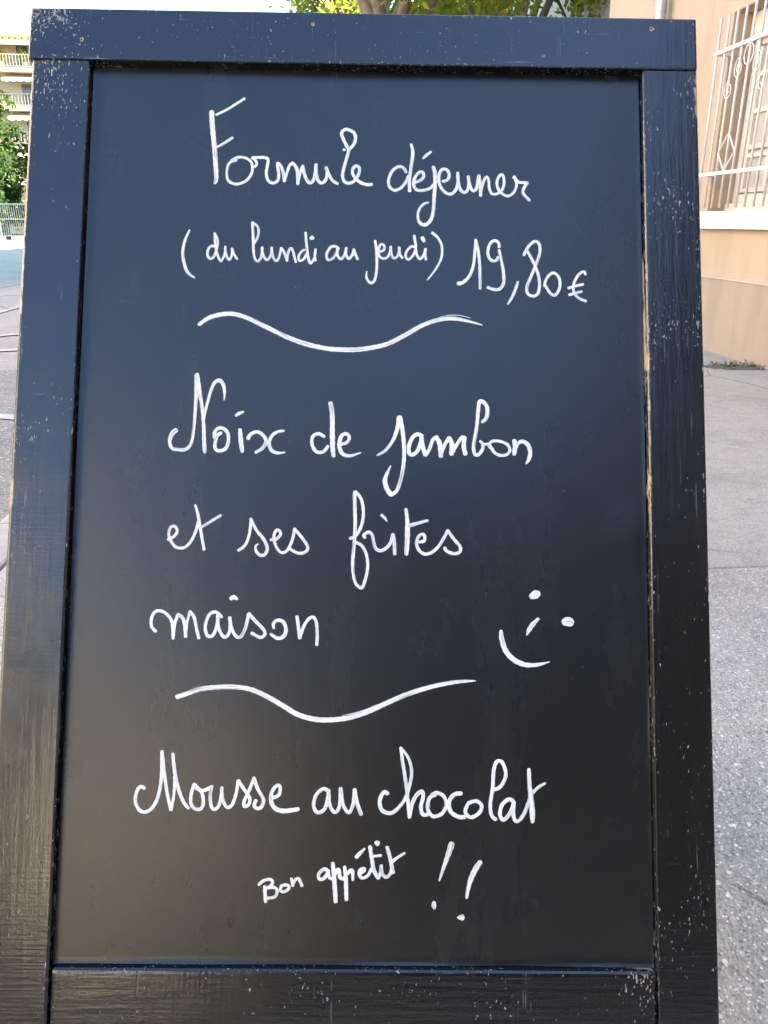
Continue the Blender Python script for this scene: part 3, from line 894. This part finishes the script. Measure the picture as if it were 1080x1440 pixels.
# nail and screw holes knocked through the paint
M_HOLE = simple('bare_wood_hole', (0.45, 0.34, 0.2), 0.8, 0.4, 300)
M_HOLED = simple('nail_head', (0.05, 0.045, 0.04), 0.5, 0.3, 200, 0, 60, 0.5)
def hole(px, py, r, depth):
    a, b = L(px, py, depth)
    h = MB(); n = 14
    ring = [(a + r * random.uniform(.75, 1.25) * math.cos(6.283 * k / n), -PROUD - .0002 if depth < 0 else -.0002, b + r * random.uniform(.75, 1.25) * math.sin(6.283 * k / n)) for k in range(n)]
    i = len(h.v); h.v += ring; h.f.append(tuple(range(n)))
    hm = h.build('chipped_hole', M_HOLE, stand, fix=False)
    k = MB().tube([(a - r * .1, ring[0][1] + .001, b + r * .1), (a - r * .1, ring[0][1] - .0004, b + r * .1)], r * .5, 10).build('nail', M_HOLED, hm)
for (px, py, r) in ((115, 56, .0021), (916, 41, .0024), (764, 79, .0017), (440, 34, .0018)):
    hole(px, py, r, -PROUD)

# rear half of the stand, hinged under the top rail and leaning the other way
rear_ang = R_(46)      # between the two halves
hz = bz0 - 0.01
def RP(x, d, t):       # d = thickness outward, t = distance down from hinge
    # rotate about the hinge line in the local yz plane
    c, s = math.cos(rear_ang), math.sin(rear_ang)
    y0, z0 = d, -t
    return (x, TH_B + .012 + y0 * c - z0 * s, hz + y0 * s + z0 * c)
def rear_board(name, x0, x1, d0, d1, t0, t1, mat):
    m = MB()
    i = 0
    for (x, d, t) in ((x0, d0, t0), (x1, d0, t0), (x1, d1, t0), (x0, d1, t0), (x0, d0, t1), (x1, d0, t1), (x1, d1, t1), (x0, d1, t1)):
        m.v.append(RP(x, d, t))
    m.f += [(0, 3, 2, 1), (4, 5, 6, 7), (0, 1, 5, 4), (1, 2, 6, 5), (2, 3, 7, 6), (3, 0, 4, 7)]
    return m.build(name, mat, stand, bevel=0.0025, seg=2)
# length until it reaches the pavement
def rear_z(t):
    p = Vector(RP(0, 0, t)); return (M4 @ p).z
lo, hi = 0.5, 3.0
for _ in range(40):
    md = (lo + hi) / 2
    if rear_z(md) > 0: lo = md
    else: hi = md
RLEN = lo
ins = .028
rear_board('rear_stile', lx0 + ins, lx1 + .01, 0, .028, 0, RLEN, M_INS)
rear_board('rear_stile', rx0 - .01, rx1 - ins, 0, .028, 0, RLEN, M_INS)
rear_board('rear_top_rail', lx1 + .012, rx0 - .012, .001, .027, .005, .075, M_INS)
rear_board('rear_bottom_rail', lx1 + .012, rx0 - .012, .001, .027, RLEN - .33, RLEN - .23, M_INS)
rear_board('rear_panel', lx1 + .012, rx0 - .012, .010, .016, .0755, RLEN - .3305, M_INS)
for x in ((lx0 + lx1) / 2, (rx0 + rx1) / 2):
    MB().tube([(x - .03, TH_B + .011, hz + .004), (x + .03, TH_B + .011, hz + .004)], .007, 10).build('hinge', M_ZINC, stand)
    ch = MB(); a = Vector((x * .93, TH_B, hz - .62)); b = Vector(RP(x * .93, 0, .62))
    ch.tube([a, (a + b) / 2 + Vector((0, 0, -.03)), b], .0025, 6).build('stay_cord', M_ZINC, stand)

# ------------------------------------------------------------------ the handwriting
def marker_mat():
    t = NT('white_marker_paint')
    uv = t.n('UVMap')
    mp = t.n('Mapping'); mp.inputs['Scale'].default_value = (0.8, 4.6, 1.0)
    t.l(uv.outputs[0], mp.inputs[0])
    st = t.noise(mp.outputs[0], 1.0, 3.0, 0.6)          # streaks along the stroke
    v = t.coords('Object')
    pat = t.ramp(t.noise(v, 26.0, 2.0), 0.40, 0.56)
    thin = t.math('MULTIPLY', t.ramp(st, 0.50, 0.60), t.math('ADD', t.math('MULTIPLY', pat, .75), .25))
    c = t.mix(t.math('MULTIPLY', thin, .75), (0.79, 0.80, 0.775), (0.15, 0.175, 0.20))
    return t.pbr(c, 0.5, t.bump(st, 0.15, 0.0003))
M_INK = marker_mat()

A = (240, 110, 3.6); S1 = (340, 170, 5.4); S2 = (540, 190, 1080 / 220); B = (230, 290, 3.6); S3 = (280, 305, 7.2)
S4 = (410, 310, 1080 / 220); S5 = (630, 320, 1080 / 210); PX = (0, 0, 1.0); S6 = (225, 515, 1080 / 190); D = (220, 500, 3.6)
E_ = (480, 520, 3.6); S7 = (560, 550, 5.4); S8 = (220, 690, 1080 / 230); S9 = (480, 680, 6.0); S10 = (200, 820, 1080 / 260)
G_ = (660, 800, 5.4); S11 = (180, 1045, 4.32); S12 = (430, 1040, 1080 / 350); S13 = (360, 1175, 1080 / 220); J_ = (540, 1160, 5.4)
WORDS = [
 ('Formule', [
  (A, (27, 27, 26, 25, 23, 14), [(208,172),(212,250),(221,340),(228,430),(231,510),(223,532)]),
  (A, 14, [(232,186),(285,160),(330,132),(374,104)]), (A, 15, [(237,350),(272,330),(313,302)]),
  (A, 15, [(333,415),(298,430),(285,470),(292,518),(330,537),(380,522),(411,480),(410,430),(380,405),(340,402),(308,418)]),
  (S1, 22, [(100,350),(114,330),(106,304),(80,282)]),
  (S1, 25, [(80,282),(130,280),(180,282),(200,298),(196,340),(187,400),(202,455),(240,474),(275,452),(281,400),(272,345),(274,325)]),
  (S1, 25, [(272,322),(298,345),(316,400),(324,460)]), (S1, 24, [(324,460),(342,400),(364,340),(385,324)]),
  (S1, 27, [(383,322),(409,348),(424,400),(427,480)]), (S1, 24, [(427,475),(440,410),(460,350),(466,346)]),
  (S1, 27, [(466,346),(478,410),(500,460),(525,474),(550,440),(562,370),(564,335)]),
  (S1, 27, [(564,335),(566,400),(580,455),(608,474),(638,450),(650,395),(642,358)]), (S1, 25, [(640,355),(662,410),(690,455),(728,480)]),
  (S1, 27, [(815,218),(850,180),(864,130),(848,88),(795,66),(760,88),(767,130),(798,195),(812,225),(792,300),(770,380),(766,430),(785,468),(825,474),(863,450),(890,400),(893,360),(870,342),(846,364),(843,400),(868,445),(910,474),(955,487),(986,484)]),
  (S1, 24, [(774,220),(782,222)])]),
 ('dejeuner', [
  (S2, 23, [(152,256),(133,226),(100,218),(60,245),(34,300),(36,352),(70,381),(112,368),(148,328),(168,285)]),
  (S2, (20,26,26,24,26), [(187,65),(199,120),(188,220),(176,310),(177,386)]), (S2, (18,22,17), [(272,160),(292,140),(324,116)]),
  (S2, 23, [(206,328),(245,316),(273,290),(268,257),(242,258),(214,293),(205,342),(224,378),(268,383),(315,370),(340,345)]),
  (S2, (26,30,28,26,24,26,28,24,20,20,18,14), [(340,222),(351,262),(352,340),(346,430),(340,520),(322,588),(280,622),(242,600),(233,550),(250,502),(280,474),(305,466)]),
  (S2, 23, [(408,320),(438,310),(450,275),(435,242),(405,237),(383,265),(379,320),(396,368),(430,402),(468,406),(500,370),(511,310),(509,262)]),
  (S2, 23, [(509,262),(512,320),(525,372),(550,397),(577,380),(585,330),(581,287)]), (S2, 23, [(581,287),(590,340),(613,386),(637,370),(648,315),(654,282)]),
  (S2, 25, [(655,282),(663,340),(667,418)]), (S2, 21, [(667,415),(672,375),(690,312),(710,290),(722,320),(726,370),(747,408),(785,405),(820,370),(828,315),(815,274),(790,292),(779,340),(800,392),(850,423),(893,400),(914,352),(908,312),(893,293)]),
  (S2, 23, [(898,290),(925,325),(960,330),(988,330)]), (S2, 23, [(988,332),(962,375),(962,408),(1002,452)])]),
 ('du', [
  (B, (10,15,17,17,15,7), [(131,122),(106,180),(97,240),(110,310),(130,343),(158,362)]),
  (S3, 28, [(150,298),(122,296),(92,330),(86,390),(115,424),(150,400),(170,350)]), (S3, 24, [(165,372),(188,295),(186,225),(160,168)]),
  (S3, 26, [(157,166),(160,240),(174,330),(196,410),(222,450)]), (S3, 25, [(222,450),(252,400),(264,345),(265,302)]),
  (S3, 27, [(265,302),(268,360),(285,412),(305,436),(328,400),(335,355),(335,322)]), (S3, 26, [(335,322),(355,380),(386,428)])]),
 ('lundi', [
  (S3, 26, [(556,270),(588,220),(604,150),(590,97),(545,58)]), (S3, 30, [(540,58),(546,150),(549,250),(551,340),(562,418),(590,452),(622,425),(638,370),(640,312)]),
  (S3, 27, [(640,312),(645,370),(665,418),(690,438),(718,410),(732,360),(735,312)]), (S3, 27, [(735,312),(740,370),(756,423),(785,448),(810,410),(825,350),(832,318)]),
  (S3, 27, [(832,318),(852,342),(872,392),(892,448)]), (S3, 26, [(892,445),(897,390),(915,333),(935,320),(955,360),(966,410),(980,460)]),
  (S4, 18, [(92,205),(70,216),(49,250),(56,280),(85,268),(105,230)]), (S4, 19, [(98,87),(102,150),(110,220),(120,278),(132,298),(153,270),(164,230),(165,202)]),
  (S4, 18, [(165,202),(161,240),(165,280)]), (S4, (30,34), [(136,126),(144,122)])]),
 ('au', [
  (S4, 20, [(325,196),(300,180),(266,190),(242,238),(252,273),(285,263),(308,228),(320,200)]), (S4, 20, [(318,198),(318,242),(340,268),(366,240),(378,192)]),
  (S4, 20, [(378,192),(376,235),(395,266),(418,242),(430,202)]), (S4, 21, [(430,202),(440,235),(456,268)])]),
 ('jeudi', [
  (S4, (18,20,20,20,20,22,19,15,10), [(577,142),(585,200),(589,280),(585,365),(571,418),(548,433),(526,414),(516,385),(520,354)]),
  (S4, 19, [(602,220),(637,205),(640,174),(616,166),(600,200),(602,240),(625,263),(658,258),(680,220),(685,182)]),
  (S4, 19, [(685,182),(688,230),(705,262),(732,248),(744,205),(742,187)]), (S4, 19, [(742,187),(748,235),(765,260)]),
  (S4, 18, [(848,185),(825,182),(792,220),(790,258),(810,270),(840,240),(856,200)]), (S4, 20, [(847,107),(855,160),(862,230),(885,268),(912,240),(925,198)]),
  (S4, 19, [(925,198),(922,235),(928,272)]), (S4, (26,30,24), [(902,120),(908,132),(914,144)]),
  (S4, (24,20,19,18,16,13,9), [(972,88),(1010,122),(1037,180),(1034,260),(1000,330),(962,382),(938,412)])]),
 ('price', [
  (S5, (32,27,24,23,23,20), [(75,406),(110,396),(155,350),(184,270),(195,170),(200,92)]), (S5, 22, [(200,90),(220,180),(230,300),(231,442)]),
  (S5, 23, [(370,142),(365,112),(335,95),(300,125),(288,190),(310,236),(345,242),(362,215)]), (S5, 24, [(369,165),(386,240),(400,320),(402,400),(375,444),(330,449),(288,434)]),
  (S5, (18,24,22,13), [(505,394),(490,440),(460,510),(432,554)]),
  (S5, 23, [(548,200),(580,140),(625,102),(658,120),(664,180),(640,260),(597,360),(570,430),(577,480),(620,497),(653,470),(661,400),(645,320),(610,240),(568,163)]),
  (S5, 22, [(697,425),(705,385),(735,342),(770,331),(804,370),(808,430),(785,480),(760,490),(730,465),(700,415)]),
  (S5, 21, [(992,340),(984,321),(950,336),(920,380),(905,430),(915,480),(950,515),(996,534)]), (S5, 22, [(870,440),(920,425),(975,412)]), (S5, 21, [(876,488),(920,476),(965,465)])]),
 ('wave', [(PX, (5.5,6.4,6.6,6.4,6.4,6.6,6.8,7,7,7,6.8,6.6,6.6,6.4,6.4,6,4,1.5), [(280,456),(293.9,446.8),(313.3,441.8),(330,441.8),(349.4,447.9),(374.4,460),(402,473.5),(430,483.8),(458,490.2),(481,492),(507,491.5),(541.7,485),(569,471.8),(593,458.4),(617,450),(637.6,448.2),(658,451.9),(678,457.2)]),
  (PX, (.6,1.2,1.0,.5), [(618,446.2),(632,443.6),(646,443.8),(662,447.6)])]),
 ('Noix', [
  (S6, (42,38,30,28,30,30,26,24,26,30,36), [(128,512),(97,540),(77,600),(96,655),(150,668),(210,662),(250,610),(270,500),(280,380),(289,230),(293,72)]),
  (S6, (36,34,28,28,32,34,20), [(295,66),(318,210),(338,350),(349,480),(353,600),(357,665),(358,690)]),
  (S6, (18,22,26,28,32,36,32,24,8), [(347,450),(360,370),(385,270),(415,172),(443,124),(480,114),(508,150),(517,210),(512,270)]),
  (S6, 29, [(436,570),(436,530),(465,496),(510,500),(543,540),(545,610),(520,662),(470,676),(441,655),(442,600),(460,552),(486,534)]),
  (S6, (30,38,36,30), [(640,508),(645,580),(653,650),(658,682)]), (S6, (22,30,14), [(607,395),(632,377),(668,364)]),
  (S6, (34,30,28,30,30,28,26), [(705,576),(725,545),(775,524),(822,550),(849,600),(820,655),(767,688)]), (S6, (20,24,28,30,30,26,8), [(990,517),(940,524),(893,560),(874,620),(892,672),(940,694),(1000,688)])]),
 ('de', [
  (D, 18, [(848,410),(820,396),(792,410),(788,450),(810,487),(845,487),(868,460)]), (D, (24,25,26,26,22), [(882,242),(890,300),(891,400),(893,470),(897,508)]),
  (D, (16,17,18,18,20,22,22,17,6), [(932,450),(963,441),(977,416),(963,397),(938,407),(926,450),(940,496),(980,508),(1034,492)])]),
 ('jambon', [
  (E_, (10,16,18,22,26), [(182,433),(222,410),(260,360),(283,300),(293,242)]), (E_, (24,22,20,20,20,18,26,26,24,6), [(297,242),(311,320),(318,420),(309,520),(285,602),(263,628),(250,630),(228,596),(222,550),(250,487)]),
  (S7, 31, [(180,343),(150,328),(112,350),(83,410),(82,468),(105,486),(143,458),(168,400),(178,358)]), (S7, 35, [(176,356),(186,420),(205,485)]),
  (S7, 28, [(208,488),(237,440),(262,372),(285,352)]), (S7, 37, [(288,352),(314,400),(323,495)]), (S7, 28, [(322,490),(347,420),(382,358)]), (S7, 37, [(385,358),(406,400),(404,478)]),
  (S7, 28, [(405,478),(442,410),(482,354),(500,354)]), (S7, 35, [(503,355),(497,420),(509,478)]),
  (S7, (24,32,32,30,30,30,29,28,28,28,28,28,26,24), [(638,236),(670,200),(675,130),(650,88),(620,78),(608,130),(600,220),(586,330),(571,420),(580,478),(610,482),(640,440),(640,402),(622,382)]),
  (S7, 20, [(622,384),(650,405),(692,400)]), (S7, 24, [(716,442),(690,420),(705,386),(755,380),(818,400),(846,440),(830,478),(780,490),(730,468),(695,415)]),
  (S7, (36,36,34), [(880,378),(886,420),(879,478)]), (S7, (22,28,32,34,34,30,12), [(890,440),(910,397),(945,384),(984,410),(1001,465),(990,520),(970,552)])]),
 ('et', [
  (S8, 20, [(77,322),(118,300),(138,265),(120,234),(92,245),(82,290),(97,335),(130,373),(180,377),(224,340),(259,270),(275,205)]), (S8, (16,21,21,20), [(257,96),(275,160),(292,260),(315,388)]), (S8, 18, [(290,244),(340,215),(424,163)])]),
 ('ses', [
  (S8, 20, [(542,394),(585,360),(613,290),(625,190)]), (S8, (18,20,22,23,23,22,19,15,8), [(624,185),(660,260),(709,322),(732,380),(714,423),(681,424),(657,395),(656,365),(672,352)]),
  (S8, 20, [(757,324),(790,320),(819,290),(812,264),(791,263),(776,300),(786,358),(820,406),(860,398),(888,350),(904,300),(911,255)]), (S8, 21, [(912,252),(960,310),(999,370),(985,403),(940,413),(890,390),(879,375)])]),
 ('frites', [
  (S9, 27, [(75,462),(110,450),(150,400),(179,320),(186,230),(168,132),(122,70)]), (S9, (28,32,32,30,30,28,26,28,28,28,27,27,27,24), [(112,72),(114,200),(117,330),(111,480),(100,600),(97,720),(116,828),(155,876),(183,866),(213,770),(223,680),(208,590),(170,522),(112,492)]),
  (S9, 29, [(200,456),(188,436),(225,411),(258,430),(272,490),(290,548),(330,567),(375,547),(415,500),(434,430)]), (S9, (26,30,30), [(437,428),(446,500),(450,595)]), (S9, (28,26,10), [(340,268),(365,290),(385,320)]),
  (S9, (28,32,44,44,36), [(545,218),(555,300),(558,400),(555,500),(548,594)]), (S9, (34,30,22), [(572,355),(640,336),(728,312)]),
  (S9, 28, [(660,493),(698,484),(703,445),(684,427),(652,447),(634,500),(652,558),(700,594),(760,582),(820,530),(863,460),(897,398)]), (S9, 29, [(899,398),(950,470),(999,530),(1000,575),(950,592),(890,570),(872,543)])]),
 ('maison', [
  (S10, 19, [(79,281),(55,252),(56,200),(77,167),(110,162),(150,187),(176,235),(181,322)]), (S10, 19, [(181,320),(190,240),(209,183)]), (S10, 20, [(209,182),(238,205),(249,250),(254,312)]), (S10, 18, [(253,312),(262,230),(279,168)]),
  (S10, 19, [(279,166),(304,200),(319,270),(331,321)]),
  (S10, 20, [(464,197),(445,178),(425,168),(391,186),(369,250),(379,303),(410,308),(433,262),(443,205)]), (S10, 19, [(440,190),(447,260),(470,308),(491,313),(511,280),(514,202)]), (S10, 20, [(511,202),(522,260),(546,308),(575,313),(600,270),(614,220),(622,182)]),
  (S10, 20, [(624,178),(660,220),(708,270),(716,300),(690,317),(640,292)]), (S10, (24,28,16), [(519,90),(535,82),(555,93)]),
  (S10, (16,20,20,22,22,24,22,16), [(770,262),(766,240),(787,217),(824,226),(840,270),(828,308),(792,322),(752,298)]), (S10, 21, [(905,196),(912,250),(920,320)]), (S10, 19, [(921,320),(945,250),(975,207),(1000,200),(1017,230),(1022,300),(1020,360)])]),
 ('smile', [
  (G_, (46,64,66,50), [(472,210),(488,202),(503,194),(520,187)]), (G_, (56,74,78,62), [(722,404),(737,400),(752,400),(770,408)]),
  (G_, (22,36,34,8), [(522,379),(480,422),(452,465),(434,504)]), (G_, (24,38,40,40,38,32,26,6), [(240,472),(245,530),(275,620),(335,688),(410,724),(470,731),(530,725),(609,705)])]),
 ('wave', [(PX, (6.2,6.8,6.6,6.4,6.4,6.6,6.8,7,7.2,7.2,7,7,7,6.8,6.6,6.2,5.4,4.2,1.2), [(249,980),(262,975.6),(281.7,969),(306.7,966.2),(334.4,966.2),(356.7,970.7),(378.9,981.3),(401,994.2),(417,1004),(439,1010.8),(461,1012.4),(489,1009.5),(517,1000.8),(544,988.6),(572,976.6),(605,966.2),(636,959.8),(655,957.9),(669,957.4)]),
  (PX, (.5,1.2,1.0,.5), [(481,1006.2),(498,1002.8),(515,997.5),(530,990.8)])]),
 ('Mousse', [
  (S11, 21, [(100,274),(75,264),(51,300),(46,360),(75,411),(120,414),(163,370),(189,300),(204,200),(207,55)]), (S11, 20, [(207,50),(221,180),(239,310),(261,405)]), (S11, 17, [(263,405),(278,320),(283,240),(282,205)]), (S11, (20,22,22,21,20), [(273,66),(285,180),(308,280),(338,358),(368,394)]),
  (S11, 21, [(402,252),(387,300),(382,360),(405,397),(443,398),(458,360),(449,300),(425,272),(402,250)]), (S11, 22, [(415,272),(455,288),(510,265)]), (S11, 20, [(510,262),(500,320),(506,380),(522,402),(550,383),(567,320),(570,270)]), (S11, 20, [(570,270),(576,340),(600,388),(633,373),(659,300),(669,230)]),
  (S11, 21, [(671,228),(700,272),(739,330),(734,372),(706,382),(707,350),(735,292),(764,214)]), (S11, 22, [(765,212),(790,280),(823,340),(814,382),(790,397),(767,380),(777,348)]),
  (S11, (20,22,22,22,23,25,27,28,27,24), [(882,332),(918,312),(924,264),(900,260),(874,300),(870,350),(892,393),(940,411),(1000,406),(1034,400)])]),
 ('au', [
  (S12, 16, [(97,222),(75,214),(46,240),(34,285),(50,316),(80,303),(94,262),(100,222)]), (S12, 16, [(100,220),(103,280),(125,316),(146,290),(151,212)]), (S12, 16, [(152,212),(161,280),(185,316),(204,285),(212,217)]), (S12, 17, [(212,217),(222,272),(240,324)])]),
 ('chocolat', [
  (S12, (20,18,17,17,17,16,15,14,13,14), [(354,234),(338,230),(321,265),(331,307),(370,319),(408,290),(438,240),(459,150),(446,82),(414,38)]), (S12, (13,15,16,15), [(412,36),(421,100),(436,200),(450,338)]),
  (S12, 17, [(450,332),(461,280),(481,241),(504,225),(509,250),(500,290),(506,323),(526,327)]), (S12, 16, [(562,240),(537,255),(529,300),(551,333),(589,323),(610,285),(599,247),(570,231),(548,240)]),
  (S12, 18, [(674,234),(645,239),(622,270),(629,313),(664,336),(690,336)]), (S12, 16, [(702,283),(692,315),(716,338),(753,318),(763,287),(740,267),(705,276)]), (S12, 16, [(812,218),(844,205),(868,155),(854,102),(831,94),(816,130),(811,210),(801,280),(806,328),(824,347)]),
  (S12, 17, [(899,267),(880,259),(851,285),(843,328),(860,348),(888,315),(904,272)]), (S12, 17, [(902,275),(901,330),(916,355),(943,330),(968,270),(982,228)]), (S12, (16,18,24,24,18), [(968,130),(971,200),(978,260),(983,320),(983,356)]), (S12, (14,13,10), [(983,232),(1010,206),(1038,190)])]),
 ('Bon', [
  (S13, 21, [(20,338),(55,310),(98,302),(116,320),(100,348),(75,362)]), (S13, 21, [(75,362),(128,358),(146,385),(130,422),(82,432)]), (S13, 24, [(60,352),(63,400),(66,456)]), (S13, 21, [(178,345),(167,375),(190,388),(223,370),(227,347),(200,340),(172,352)]), (S13, 21, [(245,298),(250,320),(255,345)]), (S13, 21, [(255,332),(275,302),(294,297),(307,320),(318,346)])]),
 ('appetit', [
  (S13, 24, [(488,236),(466,233),(434,265),(437,298),(465,298),(488,270),(500,242)]), (S13, 22, [(498,240),(505,288),(528,298)]), (S13, (26,30,30,28), [(530,192),(538,280),(545,370),(550,456)]), (S13, 26, [(545,265),(562,237),(574,242),(580,288),(602,298)]),
  (S13, (24,28,28,26), [(612,217),(620,300),(622,370),(624,442)]), (S13, (24,26,26,16), [(632,262),(652,240),(666,247),(669,308)]), (S13, 22, [(718,262),(748,240),(744,226),(717,240),(713,270),(735,293),(773,275),(795,232)]), (S13, (30,26,12), [(694,148),(716,124),(750,90)]),
  (S13, 27, [(787,78),(800,160),(814,240),(845,293)]), (S13, 18, [(818,142),(863,137)]), (S13, 23, [(845,293),(860,252),(865,208)]), (S13, 23, [(865,208),(871,260),(900,287),(928,260),(936,222)]), (S13, (30,36), [(830,48),(840,54)]), (S13, 26, [(905,82),(925,150),(945,255)]), (S13, (24,20,14), [(938,184),(970,156),(1027,120)])]),
 ('exclamation', [
  (J_, (46,40,28,12), [(514,147),(490,220),(455,320),(420,424)]), (J_, (38,42,38,28,20), [(731,286),(692,342),(657,420),(637,500),(628,556)]),
  (J_, (30,40,22), [(380,592),(378,610),(383,634)]), (J_, (22,36,46), [(564,704),(580,705),(594,706)])]),
]
def catmull(pts, ws, step):
    P = [pts[0]] + list(pts) + [pts[-1]]
    W = [ws[0]] + list(ws) + [ws[-1]]
    out = []
    for i in range(1, len(P) - 2):
        p0, p1, p2, p3 = P[i - 1], P[i], P[i + 1], P[i + 2]
        d = math.dist(p1, p2)
        n = max(2, int(d / step) + 1)
        for k in range(n):
            t = k / n
            q = []
            for c in (0, 1):
                q.append(.5 * ((2 * p1[c]) + (-p0[c] + p2[c]) * t + (2 * p0[c] - 5 * p1[c] + 4 * p2[c] - p3[c]) * t * t + (-p0[c] + 3 * p1[c] - 3 * p2[c] + p3[c]) * t ** 3))
            out.append((q[0], q[1], W[i] + (W[i + 1] - W[i]) * t))
    out.append((P[-2][0], P[-2][1], W[-2]))
    return out
KM = (L(541, 700, REC)[0] - L(540, 700, REC)[0])       # metres on the board per photo pixel
lab = {'wave': 'white hand-drawn wavy divider', 'smile': 'white hand-drawn smiley face', 'price': 'white handwritten price 19,80 euro', 'exclamation': 'two white exclamation marks', 'dejeuner': 'white handwritten word d\u00e9jeuner', 'appetit': 'white handwritten word app\u00e9tit'}
for wi, (word, strokes) in enumerate(WORDS):
    V, F, UVS = [], [], []
    for si, (cr, w, pts) in enumerate(strokes):
        ox, oy, s = cr
        pp = [(ox + p[0] / s, oy + p[1] / s) for p in pts]
        ws = [.95 * x / s for x in (w if isinstance(w, tuple) else [w] * len(pts))]
        c = catmull(pp, ws, 1.6)
        # to board metres
        m = []
        for (x, y, ww) in c:
            a, b = L(x, y, REC); m.append((a, b, ww * KM))
        # rounded caps: extra samples beyond both ends
        def cap(p, q):
            d = Vector((p[0] - q[0], p[1] - q[1])); d = d.normalized() if d.length else Vector((1, 0))
            r = p[2] / 2
            return [(p[0] + d.x * r * math.sin(f * math.pi / 2) * .8, p[1] + d.y * r * math.sin(f * math.pi / 2) * .8, p[2] * math.cos(f * math.pi / 2)) for f in (.3, .55, .8, .95)]
        h, tl = cap(m[0], m[1]), cap(m[-1], m[-2])
        m = list(reversed(h)) + m + tl
        u = 0.0; base = len(V); nn = len(m)
        ph = random.uniform(0, 50)
        for k in range(nn):
            a, b = m[max(k - 1, 0)], m[min(k + 1, nn - 1)]
            d = Vector((b[0] - a[0], b[1] - a[1])); d = d.normalized() if d.length > 1e-9 else Vector((1, 0))
            if k: u += math.dist(m[k][:2], m[k - 1][:2])
            n = Vector((-d.y, d.x)); wob = 1 + .05 * math.sin(u * 900 + ph) + random.uniform(-.025, .025)
            hgt = .00016 + si * 2.5e-5 + k * 1.2e-7
            for (f, lift) in ((-1, 0), (-.55, 1), (0, 1.15), (.55, 1), (1, 0)):
                x = m[k][0] + n.x * f * m[k][2] / 2 * wob; z = m[k][1] + n.y * f * m[k][2] / 2 * wob
                V.append((x, panel_y(x, z) - hgt - lift * .00005, z)); UVS.append((u * 45 + ph, f * .5 + si * 3.1))
        for k in range(nn - 1):
            for j in range(4):
                q = base + k * 5 + j
                F.append((q, q + 1, q + 6, q + 5))
    me = bpy.data.meshes.new('handwriting')
    me.from_pydata(V, [], F)
    uvl = me.uv_layers.new(name='UVMap')
    for lp in me.loops: uvl.data[lp.index].uv = UVS[lp.vertex_index]
    for p in me.polygons: p.use_smooth = True
    me.materials.append(M_INK)
    # faces must look out of the board
    bm = bmesh.new(); bm.from_mesh(me)
    for f in bm.faces:
        f.normal_update()
    flip = [f for f in bm.faces if f.normal.y > 0]
    bmesh.ops.reverse_faces(bm, faces=flip)
    bm.to_mesh(me); bm.free()
    o = bpy.data.objects.new('handwriting', me); COL.objects.link(o); o.parent = panel
    o['label'] = lab.get(word, 'white handwritten word ' + word)
